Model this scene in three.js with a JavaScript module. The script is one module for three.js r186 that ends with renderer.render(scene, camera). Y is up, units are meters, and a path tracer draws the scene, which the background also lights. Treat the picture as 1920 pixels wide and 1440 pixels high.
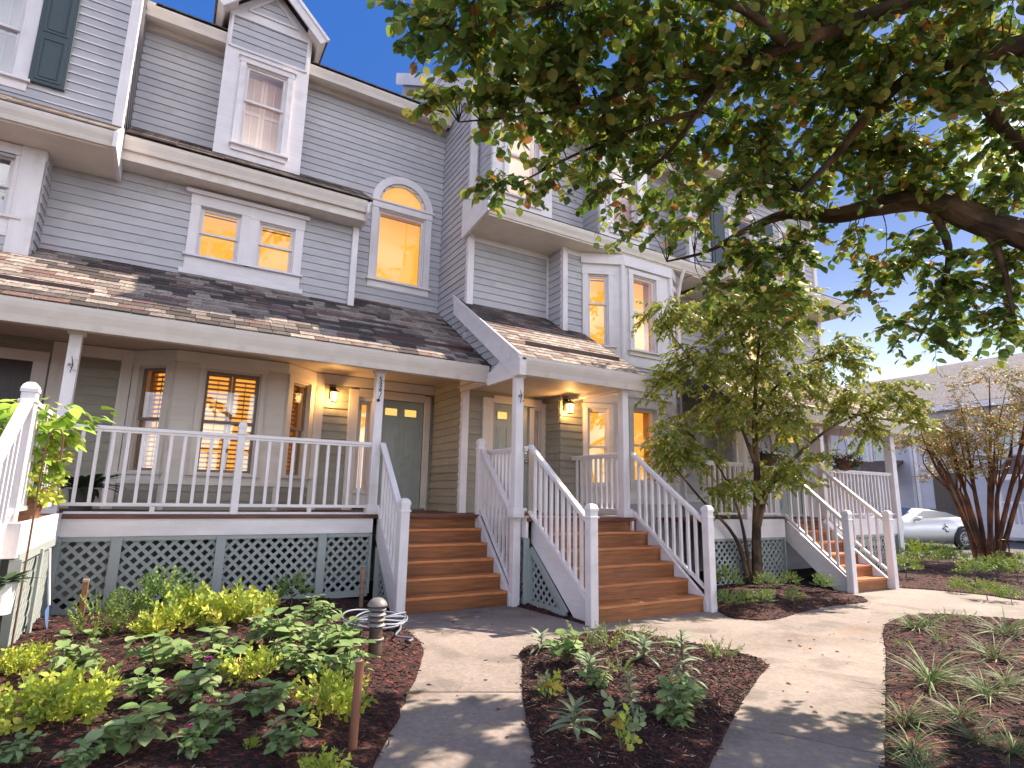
import * as THREE from 'three';
import { mergeGeometries } from 'three/addons/utils/BufferGeometryUtils.js';
import { RoundedBoxGeometry } from 'three/addons/geometries/RoundedBoxGeometry.js';

// ------------------------------------------------------------------ camera
const scene = new THREE.Scene();
const camera = new THREE.PerspectiveCamera(67.03, 4 / 3, 0.05, 600);
{
  const yaw = THREE.MathUtils.degToRad(30.47), pit = THREE.MathUtils.degToRad(10.9), rol = THREE.MathUtils.degToRad(1.153);
  const f = new THREE.Vector3(Math.sin(yaw) * Math.cos(pit), Math.sin(pit), -Math.cos(yaw) * Math.cos(pit));
  const r = new THREE.Vector3(Math.cos(yaw), 0, Math.sin(yaw)), u = new THREE.Vector3().crossVectors(r, f);
  const r2 = r.clone().multiplyScalar(Math.cos(rol)).addScaledVector(u, Math.sin(rol));
  const u2 = u.clone().multiplyScalar(Math.cos(rol)).addScaledVector(r, -Math.sin(rol));
  camera.position.set(0, 1.4, 0);
  camera.quaternion.setFromRotationMatrix(new THREE.Matrix4().makeBasis(r2, u2, f.clone().negate()));
}
// ------------------------------------------------------------------ sky, sun, exposure
const SUN_EL = THREE.MathUtils.degToRad(47), SUN_AZ = THREE.MathUtils.degToRad(-2);
const sunDir = new THREE.Vector3(Math.cos(SUN_EL) * Math.cos(SUN_AZ), Math.sin(SUN_EL), -Math.cos(SUN_EL) * Math.sin(SUN_AZ));
const sun = new THREE.DirectionalLight(new THREE.Color().setRGB(1, 0.87, 0.70), 2.0);
sun.position.copy(sunDir).multiplyScalar(60).add(new THREE.Vector3(5, 0, -6));
sun.target.position.set(5, 0, -6);
sun.castShadow = true; sun.shadow.mapSize.set(4096, 4096);
Object.assign(sun.shadow.camera, { left: -30, right: 30, top: 30, bottom: -30, near: 1, far: 140 });
sun.name = 'sun'; scene.add(sun, sun.target);

const renderer = new THREE.WebGLRenderer({ antialias: true });
renderer.toneMapping = THREE.LinearToneMapping;
renderer.toneMappingExposure = 6.4;
renderer.shadowMap.enabled = true;

// ------------------------------------------------------------------ noise
let seed = 7;
const rnd = () => { seed |= 0; seed = seed + 0x6D2B79F5 | 0; let t = Math.imul(seed ^ seed >>> 15, 1 | seed); t = t + Math.imul(t ^ t >>> 7, 61 | t) ^ t; return ((t ^ t >>> 14) >>> 0) / 4294967296; };
const rr = (a, b) => a + (b - a) * rnd();
const pick = a => a[Math.floor(rnd() * a.length)];
const hash = (x, y) => { let h = Math.imul(x | 0, 374761393) + Math.imul(y | 0, 668265263) | 0; h = Math.imul(h ^ h >>> 13, 1274126177); return ((h ^ h >>> 16) >>> 0) / 4294967296; };
function vn(x, y, px = 1e9, py = px) {   // tiling value noise
  const xi = Math.floor(x), yi = Math.floor(y), a = x - xi, b = y - yi, s = a * a * (3 - 2 * a), t = b * b * (3 - 2 * b);
  const m = (v, p) => ((v % p) + p) % p, x0 = m(xi, px), x1 = m(xi + 1, px), y0 = m(yi, py), y1 = m(yi + 1, py);
  return (hash(x0, y0) * (1 - s) + hash(x1, y0) * s) * (1 - t) + (hash(x0, y1) * (1 - s) + hash(x1, y1) * s) * t;
}
const fbm = (x, y, o = 4, p = 1e9, q = p) => { let v = 0, a = .5; for (let i = 0; i < o; i++) { v += a * vn(x, y, p, q); x *= 2; y *= 2; p *= 2; q *= 2; a *= .5; } return v / (1 - Math.pow(.5, o)); };
const mix = (a, b, t) => a + (b - a) * t, sst = (a, b, x) => { x = Math.min(1, Math.max(0, (x - a) / (b - a))); return x * x * (3 - 2 * x); };

{ // computed sky: blue air, paler towards the horizon and the sun, bright clouds added for fill light
  const w = 1024, h = 512, d = new Float32Array(w * h * 4);
  for (let j = 0; j < h; j++) {
    const el = ((j + .5) / h - .5) * Math.PI, y = Math.sin(el), c = Math.cos(el);
    for (let i = 0; i < w; i++) {
      const az = ((i + .5) / w - .5) * 2 * Math.PI, x = Math.cos(az) * c, z = Math.sin(az) * c;
      const yy = Math.max(y, 0), k = Math.pow(1 - yy, 6);
      let r = mix(.0075, .50, k), g = mix(.029, .56, k), b = mix(.100, .63, k);
      const cs = x * sunDir.x + y * sunDir.y + z * sunDir.z, gl = Math.pow(Math.max(0, cs), 6) * .035 + Math.pow(Math.max(0, cs), 60) * .35;
      r += gl * 1.05; g += gl; b += gl * .9;
      if (y > 0.01) {
        const px = x / (y + .16), pz = z / (y + .16);
        const n = fbm(px * 1.3 + 199.1, pz * 1.9 + 139.37, 5), n2 = fbm(px * .5 + 258.83, pz * .5 + 79.64, 3);  // cloud noise offset chosen so the sky in view stays mostly clear
        const cl = sst(.52, .80, n * .75 + n2 * .38) * .8 * sst(0.01, .12, y);
        r = mix(r, 1.0, cl); g = mix(g, .97, cl); b = mix(b, .96, cl);
      } else { const t = sst(0, -.05, y); r = mix(r, .22, t); g = mix(g, .21, t); b = mix(b, .19, t); }
      const o = (j * w + i) * 4; d[o] = r; d[o + 1] = g; d[o + 2] = b; d[o + 3] = 1;
    }
  }
  const t = new THREE.DataTexture(d, w, h, THREE.RGBAFormat, THREE.FloatType);
  t.mapping = THREE.EquirectangularReflectionMapping; t.magFilter = t.minFilter = THREE.LinearFilter; t.needsUpdate = true;
  scene.background = t; scene.environment = t; scene.backgroundIntensity = 1; scene.environmentIntensity = 1;
}

// ------------------------------------------------------------------ textures and materials
function tex(size, fn, srgb = true, rep = 1) {   // fn(u,v in 0..1) -> [r,g,b] 0..1 display values
  const d = new Uint8Array(size * size * 4);
  for (let j = 0; j < size; j++) for (let i = 0; i < size; i++) { const c = fn(i / size, j / size), o = (j * size + i) * 4; for (let k = 0; k < 3; k++) d[o + k] = Math.max(0, Math.min(255, c[k] * 255)); d[o + 3] = 255; }
  const t = new THREE.DataTexture(d, size, size, THREE.RGBAFormat);
  t.wrapS = t.wrapT = THREE.RepeatWrapping; t.magFilter = THREE.LinearFilter; t.minFilter = THREE.LinearMipmapLinearFilter; t.generateMipmaps = true;
  if (srgb) t.colorSpace = THREE.SRGBColorSpace; t.repeat.set(rep, rep); t.needsUpdate = true; return t;
}
const grey = (f) => (u, v) => { const n = f(u, v); return [n, n, n]; };
const paintT = tex(512, (u, v) => { const n = .90 + .07 * fbm(u * 8, v * 8, 5, 8) + .05 * (fbm(u * 4, v * 90, 3, 4, 90) - .5); const dirt = sst(.62, .8, fbm(u * 5 + 3, v * 5, 5, 5)) * .05; return [n - dirt, n - dirt * 1.15, n - dirt * 1.4]; }, true, .7);
const paintB = tex(512, grey((u, v) => .5 + .3 * (fbm(u * 6, v * 120, 4, 6, 120) - .5) + .2 * (fbm(u * 60, v * 60, 2, 60) - .5)), false, .7);
const grainT = tex(512, (u, v) => { const w = fbm(u * 3, v * 6, 3, 3, 6) * 2, n = fbm(u * 5, v * 130 + w, 4, 5, 130), m = fbm(u * 4, v * 4, 4, 4); const k = .72 + .42 * (n - .5) + .25 * (m - .5); return [k, k * .96, k * .9].map(x => x + .12); }, true, .8);
const grainB = tex(512, grey((u, v) => fbm(u * 5, v * 130, 4, 5, 130)), false, .8);
const concT = tex(1024, (u, v) => {
  const a = fbm(u * 4, v * 4, 5, 4), b = fbm(u * 90, v * 90, 3, 90), st = sst(.55, .75, fbm(u * 7 + 4, v * 7 + 2, 5, 7)), sp = vn(u * 300, v * 300, 300) > .93 ? .12 : 0, ru = sst(.62, .8, fbm(u * 5 + 9, v * 5 + 1, 4, 5));
  const k = .80 + .26 * (a - .5) + .16 * (b - .5) - st * .10 - sp; return [k + ru * .03, k * .965 - ru * .02, k * .93 - ru * .07];
}, true, .4);
const concB = tex(512, grey((u, v) => .5 * fbm(u * 60, v * 60, 3, 60) + .5 * fbm(u * 12, v * 12, 3, 12)), false, .8);
const mulchT = tex(1024, (u, v) => { const n = fbm(u * 50, v * 120, 4, 50, 120), m = fbm(u * 130 + n * 3, v * 50, 3, 130, 50), a = fbm(u * 5, v * 5, 4, 5), k = .12 + .50 * Math.pow(n * m * 2.2, 1.8) + .12 * (a - .5); return [k * 1.15, k * .66, k * .60]; }, true, .7);
const mulchB = tex(512, grey((u, v) => fbm(u * 20, v * 50, 3, 20, 50) * .6 + fbm(u * 60, v * 25, 3, 60, 25) * .4), false, .9);
const barkT = tex(512, (u, v) => { const n = fbm(u * 22, v * 5, 5, 22, 5), p = sst(.5, .62, fbm(u * 6 + 2, v * 4, 4, 6, 4)); const k = .40 + .42 * (n - .5) + .12 * p; return [k * 1.06, k * .92, k * .78]; }, true, 1);
const barkB = tex(512, grey((u, v) => fbm(u * 22, v * 5, 5, 22, 5)), false, 1);
const shinT = tex(512, (u, v) => { const n = fbm(u * 90, v * 90, 3, 90), m = fbm(u * 14, v * 50, 4, 14, 50); const k = .68 + .5 * (n - .5) + .5 * (m - .5); return [k, k, k]; }, true, 1.3);
const asphT = tex(512, (u, v) => { const k = .62 + .3 * (fbm(u * 120, v * 120, 2, 120) - .5) + .25 * (fbm(u * 5, v * 5, 4, 5) - .5); return [k, k * .99, k * .97]; }, true, .4);

const lin = (r, g, b) => new THREE.Color().setRGB(r, g, b);
const M = (r, g, b, o = {}) => new THREE.MeshStandardMaterial({ color: lin(r, g, b), roughness: .6, ...o });
const mt = {
  trim: M(.82, .765, .775, { map: paintT, bumpMap: paintB, bumpScale: .0015, roughness: .5 }),
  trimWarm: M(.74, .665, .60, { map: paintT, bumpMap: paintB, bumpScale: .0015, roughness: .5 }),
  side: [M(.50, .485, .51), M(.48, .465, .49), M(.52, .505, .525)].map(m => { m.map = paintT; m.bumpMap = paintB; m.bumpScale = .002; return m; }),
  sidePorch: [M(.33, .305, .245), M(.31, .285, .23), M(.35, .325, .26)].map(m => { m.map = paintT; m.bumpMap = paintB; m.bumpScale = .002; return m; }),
  sheath: M(.10, .10, .11),
  dark: M(.012, .011, .010, { roughness: .9 }),
  shutter: M(.035, .055, .062, { roughness: .55, bumpMap: paintB, bumpScale: .001 }),
  lattice: M(.34, .375, .365, { map: paintT, bumpMap: paintB, bumpScale: .001 }),
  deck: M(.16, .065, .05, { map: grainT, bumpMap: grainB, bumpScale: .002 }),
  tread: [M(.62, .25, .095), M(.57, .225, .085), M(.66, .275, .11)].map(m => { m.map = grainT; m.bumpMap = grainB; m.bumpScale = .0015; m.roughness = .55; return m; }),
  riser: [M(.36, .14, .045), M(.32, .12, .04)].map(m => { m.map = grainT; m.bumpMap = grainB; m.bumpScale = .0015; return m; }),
  shingle: [[.12, .092, .085], [.19, .148, .135], [.40, .32, .28], [.60, .49, .42], [.70, .58, .49], [.34, .20, .17]].map(c => M(...c, { map: shinT, bumpMap: shinT, bumpScale: .003, roughness: .95 })),
  snow: M(.05, .018, .016, { roughness: .5 }),
  door: M(.36, .40, .37, { roughness: .35, map: paintT }),
  brownDoor: M(.055, .026, .017, { roughness: .3, map: grainT }),
  glass: new THREE.MeshPhysicalMaterial({ color: 0xffffff, roughness: .02, transmission: 1, thickness: 0, ior: 1.75 }),
  amber: M(.5, .3, .1, { emissive: lin(1, .48, .035), emissiveIntensity: .15, roughness: .8 }),
  orange: M(.5, .3, .1, { emissive: lin(1, .42, .06), emissiveIntensity: .18, roughness: .8 }),
  peach: M(.6, .4, .3, { emissive: lin(1, .56, .28), emissiveIntensity: .09, roughness: .8 }),
  dimRoom: M(.18, .13, .09, { emissive: lin(1, .6, .3), emissiveIntensity: .03, roughness: .8 }),
  room: M(.45, .30, .15, { roughness: .9 }),
  louver: new THREE.MeshPhysicalMaterial({ color: lin(.75, .62, .47), roughness: .8, transmission: .35, thickness: 0 }),
  metal: M(.03, .028, .026, { roughness: .45, metalness: .6 }),
  nickel: M(.55, .53, .5, { roughness: .25, metalness: 1 }),
  copper: M(.24, .10, .06, { roughness: .55, metalness: .3 }),
  conc: M(.38, .337, .325, { map: concT, bumpMap: concB, bumpScale: .004, roughness: .88 }),
  mulch: M(.30, .18, .165, { map: mulchT, bumpMap: mulchB, bumpScale: .03, roughness: 1 }),
  soil: M(.10, .075, .05, { roughness: 1, map: mulchT }),
  asphalt: M(.20, .19, .185, { map: asphT, roughness: .95 }),
  bark: M(.42, .34, .28, { map: barkT, bumpMap: barkB, bumpScale: .012, roughness: .95 }),
  barkRed: M(.40, .19, .10, { map: barkT, bumpMap: barkB, bumpScale: .008, roughness: .85 }),
  hose: M(.16, .18, .23, { roughness: .45 }),
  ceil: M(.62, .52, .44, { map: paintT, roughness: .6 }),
  rubber: M(.02, .02, .02, { roughness: .8 }),
};
// ------------------------------------------------------------------ builders
const taken = {};
const numbered = n => { const k = taken[n] = (taken[n] ?? -1) + 1; return k ? n + '_' + String(k).padStart(3, '0') : n; };
function thing(name, label, category, pos = [0, 0, 0], group) {
  const o = new THREE.Group(); o.name = numbered(name); o.position.set(...pos); o.userData = { label, category };
  if (group) o.userData.group = group; scene.add(o); return o;
}
function P(parent, name, geo, mat, pos, rot) {
  const m = new THREE.Mesh(geo, mat); m.name = name; if (pos) m.position.set(...pos); if (rot) m.rotation.set(...rot);
  m.castShadow = m.receiveShadow = true; parent.add(m); return m;
}
const WP = (h, p) => [p[0] - h.position.x, p[1] - h.position.y, p[2] - h.position.z];
function struct(name, geo, mat) { const m = P(scene, name, geo, mat); m.userData.kind = 'structure'; return m; }
function uvBox(g, s = 1, swap = false) {    // texture coordinates in metres from the dominant face direction
  if (g.index) g = g.toNonIndexed();
  g.computeVertexNormals();
  const p = g.attributes.position, n = g.attributes.normal, uv = new Float32Array(p.count * 2), ox = rnd() * 9, oy = rnd() * 9;
  for (let i = 0; i < p.count; i++) {
    const ax = Math.abs(n.getX(i)), ay = Math.abs(n.getY(i)), az = Math.abs(n.getZ(i)); let u, v;
    if (az >= ax && az >= ay) { u = p.getX(i); v = p.getY(i); } else if (ay >= ax) { u = p.getX(i); v = p.getZ(i); } else { u = p.getZ(i); v = p.getY(i); }
    if (swap) [u, v] = [v, u];
    uv[i * 2] = u * s + ox; uv[i * 2 + 1] = v * s + oy;
  }
  g.setAttribute('uv', new THREE.BufferAttribute(uv, 2)); return g;
}
const bcache = {};
function bx(w, h, d, bev = 0) {   // box with its own metres uv, small bevel optional, cached
  const k = [w, h, d, bev].map(v => v.toFixed(4)).join(); if (bcache[k]) return bcache[k];
  const g = bev ? new RoundedBoxGeometry(w, h, d, 1, bev) : new THREE.BoxGeometry(w, h, d);
  return bcache[k] = uvBox(g, 1, h > w && h > d);
}
const tr = (g, x, y, z) => g.clone().translate(x, y, z);
const merge = l => mergeGeometries(l.map(g => { const c = g.index ? g.toNonIndexed() : g; for (const k of Object.keys(c.attributes)) if (!['position', 'normal', 'uv'].includes(k)) c.deleteAttribute(k); return c; }));
const bb = (x0, x1, y0, y1, z0, z1) => tr(bx(x1 - x0, y1 - y0, z1 - z0), (x0 + x1) / 2, (y0 + y1) / 2, (z0 + z1) / 2);
function shape(pts, holes = []) { const s = new THREE.Shape(pts.map(p => new THREE.Vector2(p[0], p[1]))); for (const h of holes) s.holes.push(new THREE.Path(h.map(p => new THREE.Vector2(p[0], p[1])))); return s; }
const slab = (pts, holes, depth, bevel = 0) => uvBox(new THREE.ExtrudeGeometry(shape(pts, holes), { depth, bevelEnabled: bevel > 0, bevelSize: bevel, bevelThickness: bevel, bevelSegments: 1 }));
const rect = (u0, u1, v0, v1) => [[u0, v0], [u1, v0], [u1, v1], [u0, v1]];
function prismX(prof, x0, x1) {   // profile of [z, y] pairs swept along x
  const g = new THREE.ExtrudeGeometry(shape(prof.map(([z, y]) => [-z, y])), { depth: x1 - x0, bevelEnabled: false }); g.rotateY(Math.PI / 2); g.translate(x0, 0, 0); return uvBox(g);
}
function prismZ(prof, z0, z1) { const g = new THREE.ExtrudeGeometry(shape(prof), { depth: z1 - z0, bevelEnabled: false }); g.translate(0, 0, z0); return uvBox(g); }
function beam(a, b, w, h, up = true) {   // box from a to b
  const A = new THREE.Vector3(...a), B = new THREE.Vector3(...b), L = A.distanceTo(B), g = bx(L, h, w, Math.min(w, h) > .03 ? .006 : 0).clone();
  const x = B.clone().sub(A).normalize(), z = new THREE.Vector3().crossVectors(x, new THREE.Vector3(0, 1, 0)).normalize(), y = new THREE.Vector3().crossVectors(z, x);
  g.applyMatrix4(new THREE.Matrix4().makeBasis(x, y, z).setPosition(A.add(B).multiplyScalar(.5))); return g;
}
function tube(pts, rad = 8) {   // tapered limb through [x,y,z,r]
  const n = pts.length, c = new THREE.CatmullRomCurve3(pts.map(p => new THREE.Vector3(p[0], p[1], p[2])), false, 'centripetal'), seg = Math.max(2, (n - 1) * 5);
  const fr = c.computeFrenetFrames(seg, false), pos = [], uv = [], idx = []; let L = 0, prev = null;
  for (let i = 0; i <= seg; i++) {
    const t = i / seg, p = c.getPointAt(t), k = t * (n - 1), a = Math.min(n - 2, Math.floor(k)), r = mix(pts[a][3], pts[a + 1][3], k - a) * (1 + (rad > 6 ? .09 * (hash(i, 77 + n) - .5) : 0)); if (prev) L += p.distanceTo(prev); prev = p;
    for (let j = 0; j <= rad; j++) { const th = j / rad * Math.PI * 2, v = p.clone().addScaledVector(fr.normals[i], Math.cos(th) * r).addScaledVector(fr.binormals[i], Math.sin(th) * r); pos.push(v.x, v.y, v.z); uv.push(j / rad * Math.max(.3, r * 6), L); }
  }
  for (let i = 0; i < seg; i++) for (let j = 0; j < rad; j++) { const a = i * (rad + 1) + j, b = a + rad + 1; idx.push(a, a + 1, b, b, a + 1, b + 1); }
  const g = new THREE.BufferGeometry(); g.setAttribute('position', new THREE.Float32BufferAttribute(pos, 3)); g.setAttribute('uv', new THREE.Float32BufferAttribute(uv, 2)); g.setIndex(idx); g.computeVertexNormals(); return g;
}
// ------------------------------------------------------------------ house part builders
const EXPO = .125;
function scan(poly, v) {   // horizontal interval of a polygon at height v
  let lo = 1e9, hi = -1e9;
  for (let i = 0; i < poly.length; i++) { const [x0, y0] = poly[i], [x1, y1] = poly[(i + 1) % poly.length]; if ((y0 - v) * (y1 - v) > 0 || y0 === y1) continue; const t = (v - y0) / (y1 - y0), x = x0 + t * (x1 - x0); lo = Math.min(lo, x); hi = Math.max(hi, x); }
  return lo > hi ? null : [lo, hi];
}
function boardGeo(a0, a1, b0, b1, v0, v1, tb, tt) {
  const P0 = [[a0, v0, 0], [a1, v0, 0], [a1, v0, tb], [a0, v0, tb], [b0, v1, 0], [b1, v1, 0], [b1, v1, tt], [b0, v1, tt]];
  const q = [[3, 2, 6, 7], [1, 0, 4, 5], [0, 1, 2, 3], [7, 6, 5, 4], [2, 1, 5, 6], [0, 3, 7, 4]], pos = [];
  for (const [a, b, c, d] of q) for (const i of [a, b, c, a, c, d]) pos.push(...P0[i]);
  const g = new THREE.BufferGeometry(); g.setAttribute('position', new THREE.Float32BufferAttribute(pos, 3)); return uvBox(g);
}
function boards(parent, poly, holes, mats, z = 0, v0 = null, name = 'clapboard') {
  const lo = Math.min(...poly.map(p => p[1])), hi = Math.max(...poly.map(p => p[1])); let v = v0 ?? lo;
  for (; v < hi - .01; v += EXPO) {
    const va = Math.max(v, lo) + .001, vb = Math.min(v + EXPO, hi) - .001; if (vb - va < .012) continue;
    const vm = (va + vb) / 2, A = scan(poly, va), B = scan(poly, vb); if (!A || !B) continue;
    let segs = [[A, B]];
    for (const h of holes) {
      const c = scan(h, vm); if (!c) continue; const out = [];
      for (const [a, b] of segs) {
        if (c[1] <= a[0] || c[0] >= a[1]) { out.push([a, b]); continue; }
        if (c[0] > a[0] + .005) out.push([[a[0], c[0]], [b[0], c[0]]]);
        if (c[1] < a[1] - .005) out.push([[c[1], a[1]], [c[1], b[1]]]);
      } segs = out;
    }
    for (const [a, b] of segs) {
      if (Math.max(a[1] - a[0], b[1] - b[0]) < .01) continue;
      let cuts = [a[0], a[1]];     // long courses are made of two or three boards
      if (a[1] - a[0] > 2.6 && Math.abs(a[0] - b[0]) + Math.abs(a[1] - b[1]) < .01) cuts = a[1] - a[0] > 4.4 ? [a[0], a[0] + (a[1] - a[0]) * rr(.25, .4), a[0] + (a[1] - a[0]) * rr(.6, .75), a[1]] : [a[0], a[0] + (a[1] - a[0]) * rr(.3, .7), a[1]];
      for (let i = 0; i < cuts.length - 1; i++) {
        const last = cuts.length === 2, g = last ? boardGeo(a[0], a[1], b[0], b[1], va, vb + .004, .024, .007) : boardGeo(cuts[i] + .0008, cuts[i + 1] - .0008, cuts[i] + .0008, cuts[i + 1] - .0008, va, vb + .004, .024, .007);
        P(parent, name, g, pick(mats), [0, 0, z + rr(0, .0015)]);
      }
    }
  }
}
// wall: outer face at local z=0, u to the right seen from outside; turn = rotation about y
function wall(h, o, turn, poly, holes = [], mats = mt.side, v0 = null) {
  const w = P(h, 'wall', slab(poly, holes, .1).translate(0, 0, -.1), mt.sheath, WP(h, o), [0, turn, 0]);
  boards(w, poly, holes, mats, .001, v0); return w;
}
const cornerBoard = (h, x, y0, y1, z, w = .11, d = .11, mat = mt.trim) => P(h, 'corner_board', bx(w, y1 - y0, d, .006), mat, WP(h, [x, (y0 + y1) / 2, z]));
// window: glass opening w x h, its lower left corner at o (world), turned about y
function windowUnit(h, o, turn, w, H, q = {}) {
  const { cw = .11, head = .13, sill = .09, double: dbl = true, inside = 'amber', shut = null, arch = false, mat = mt.trim, meet = .5, crown = true } = q;
  const cas = [bb(-cw, 0, -.002, H, -.06, .036), bb(w, w + cw, -.002, H, -.06, .036)];
  if (!arch) cas.push(bb(-cw - .01, w + cw + .01, H, H + head, -.06, .042));
  if (crown && !arch) cas.push(bb(-cw - .035, w + cw + .035, H + head, H + head + .03, -.02, .07));
  cas.push(bb(-cw, w + cw, -sill - .06, -.035, -.04, .034));
  const f = P(h, 'window', merge(cas), mat, WP(h, o), [0, turn, 0]);
  P(f, 'sill', bb(-cw - .03, w + cw + .03, -.035, -.004, -.06, .085), mat);
  P(f, 'jamb', merge([bb(-.012, .02, 0, H, -.16, -.005), bb(w - .02, w + .012, 0, H, -.16, -.005), bb(.02, w - .02, H - .02, H + .012, -.16, -.005), bb(.02, w - .02, -.004, .018, -.16, -.005)]), mat);
  const sash = (y0, y1, z, nm) => {
    const t = .036, s = P(f, 'sash', merge([bb(.02, .02 + t, y0, y1, z - .03, z), bb(w - .02 - t, w - .02, y0, y1, z - .03, z), bb(.02 + t, w - .02 - t, y0, y0 + t, z - .03, z), bb(.02 + t, w - .02 - t, y1 - t, y1, z - .03, z)]), q.sashMat ?? mat);
    P(f, 'pane', bb(.02 + t - .004, w - .02 - t + .004, y0 + t - .004, y1 - t + .004, z - .018, z - .013), mt.glass); return s;
  };
  if (dbl) { const m = .018 + (H - .04) * meet; sash(.018, m + .018, -.07); sash(m - .018, H - .02, -.035); } else sash(.018, H - .02, -.045);
  // the lit room behind it
  const D = .38;
  P(f, 'room', merge([bb(-.06, -.05, -.08, H + .08, -D, -.161), bb(w + .05, w + .06, -.08, H + .08, -D, -.161), bb(-.05, w + .05, -.08, -.07, -D, -.161), bb(-.05, w + .05, H + .07, H + .08, -D, -.161)]), mt.room);
  P(f, 'lit_room_wall', bb(-.06, w + .06, -.08, H + .08, -D - .02, -D - .002), mt[inside]);
  if (!shut && (inside === 'amber' || inside === 'orange' || inside === 'peach') && w > .3) {
    for (const [c0, c1] of [[.0, w * rr(.14, .24)], [w * rr(.78, .88), w]]) { const pts = [], n = 14; for (let i = 0; i <= n; i++) pts.push([mix(c0, c1, i / n), -.235 + .022 * Math.sin(i * 1.7 + c0 * 9)]); const sh2 = [...pts.map(p => [p[0], p[1]]), ...pts.slice().reverse().map(p => [p[0], p[1] - .006])]; P(f, 'curtain', new THREE.ExtrudeGeometry(shape(sh2), { depth: H + .04, bevelEnabled: false }).rotateX(-HP).scale(1, 1, -1).translate(0, -.02, -.47), mt.curtain); }
    P(f, 'curtain_rod', new THREE.CylinderGeometry(.012, .012, w + .04, 8).rotateZ(HP), mt.shutWood, [w / 2, H - .04, -.2]);
  }
  if (shut) {    // plantation shutters behind the glass: stiles and separate louvers
    const n = shut.leaves ?? 2, lw = (w - .02) / n;
    for (let i = 0; i < n; i++) {
      const x0 = .01 + i * lw, x1 = x0 + lw, st = .045;
      P(f, 'shutter_frame', merge([bb(x0 + .003, x0 + st, 0, H, -.215, -.185), bb(x1 - st, x1 - .003, 0, H, -.215, -.185), bb(x0 + st, x1 - st, 0, .06, -.215, -.185), bb(x0 + st, x1 - st, H - .06, H, -.215, -.185), bb(x0 + st, x1 - st, H * .5 - .03, H * .5 + .03, -.215, -.185)]), shut.mat ?? mt.louver);
      P(f, 'tilt_rod', bb((x0 + x1) / 2 - .006, (x0 + x1) / 2 + .006, .1, H - .1, -.172, -.164), shut.mat ?? mt.louver);
      for (let y = .09; y < H - .07; y += .066) if (Math.abs(y - H * .5) > .05) P(f, 'louver', bx(lw - 2 * st, shut.flat ? .05 : .072, .007), shut.mat ?? mt.louver, [(x0 + x1) / 2, y, -.2], [shut.tilt ?? .75, 0, 0]);
    }
  }
  return f;
}
// straight or sloping railing; a, b = points on the walking line
function railing(h, a, b, q = {}) {
  const { top = .93, low = .1, sp = .143, mat = mt.trim } = q, up = (p, d) => [p[0], p[1] + d, p[2]], la = WP(h, a), lb = WP(h, b);
  const r = P(h, 'railing', merge([beam(up(la, top), up(lb, top), .075, .04), beam(up(la, top - .032), up(lb, top - .032), .045, .028)]), mat);
  P(r, 'bottom_rail', beam(up(la, low), up(lb, low), .055, .038), mat);
  const L = Math.hypot(b[0] - a[0], b[2] - a[2]), n = Math.round(L / sp), g = bx(.034, top - low - .035, .034);
  for (let i = 1; i < n; i++) { const t = i / n; P(r, 'baluster', g, mat, [mix(la[0], lb[0], t), mix(la[1], lb[1], t) + (top + low) / 2 - .02, mix(la[2], lb[2], t)]); }
  return r;
}
const capG = (() => { const g = new THREE.LatheGeometry([[0, .085], [.028, .078], [.05, .055], [.06, .025], [.06, .0]].map(p => new THREE.Vector2(...p)), 4); g.rotateY(Math.PI / 4); g.scale(1.32, 1, 1.32); return uvBox(g); })();
function newel(h, x, y0, z, H, w = .1) {
  const n = P(h, 'newel_post', bx(w, H, w, .008), mt.trim, WP(h, [x, y0 + H / 2, z]));
  P(n, 'newel_collar', bx(w + .022, .022, w + .022, .004), mt.trim, [0, H / 2 - .075, 0]);
  P(n, 'newel_cap', capG, mt.trim, [0, H / 2 - .004, 0], null).scale.set(w / .1, 1, w / .1);
  return n;
}
function porchPost(h, x, z, y0, y1, w = .115) {
  const p = P(h, 'porch_post', bx(w, y1 - y0, w, .008), mt.trim, WP(h, [x, (y0 + y1) / 2, z]));
  P(p, 'post_base', bx(w + .05, .12, w + .05, .006), mt.trim, [0, -(y1 - y0) / 2 + .062, 0]);
  P(p, 'post_capital', bx(w + .04, .05, w + .04, .006), mt.trim, [0, (y1 - y0) / 2 - .028, 0]); return p;
}
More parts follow.
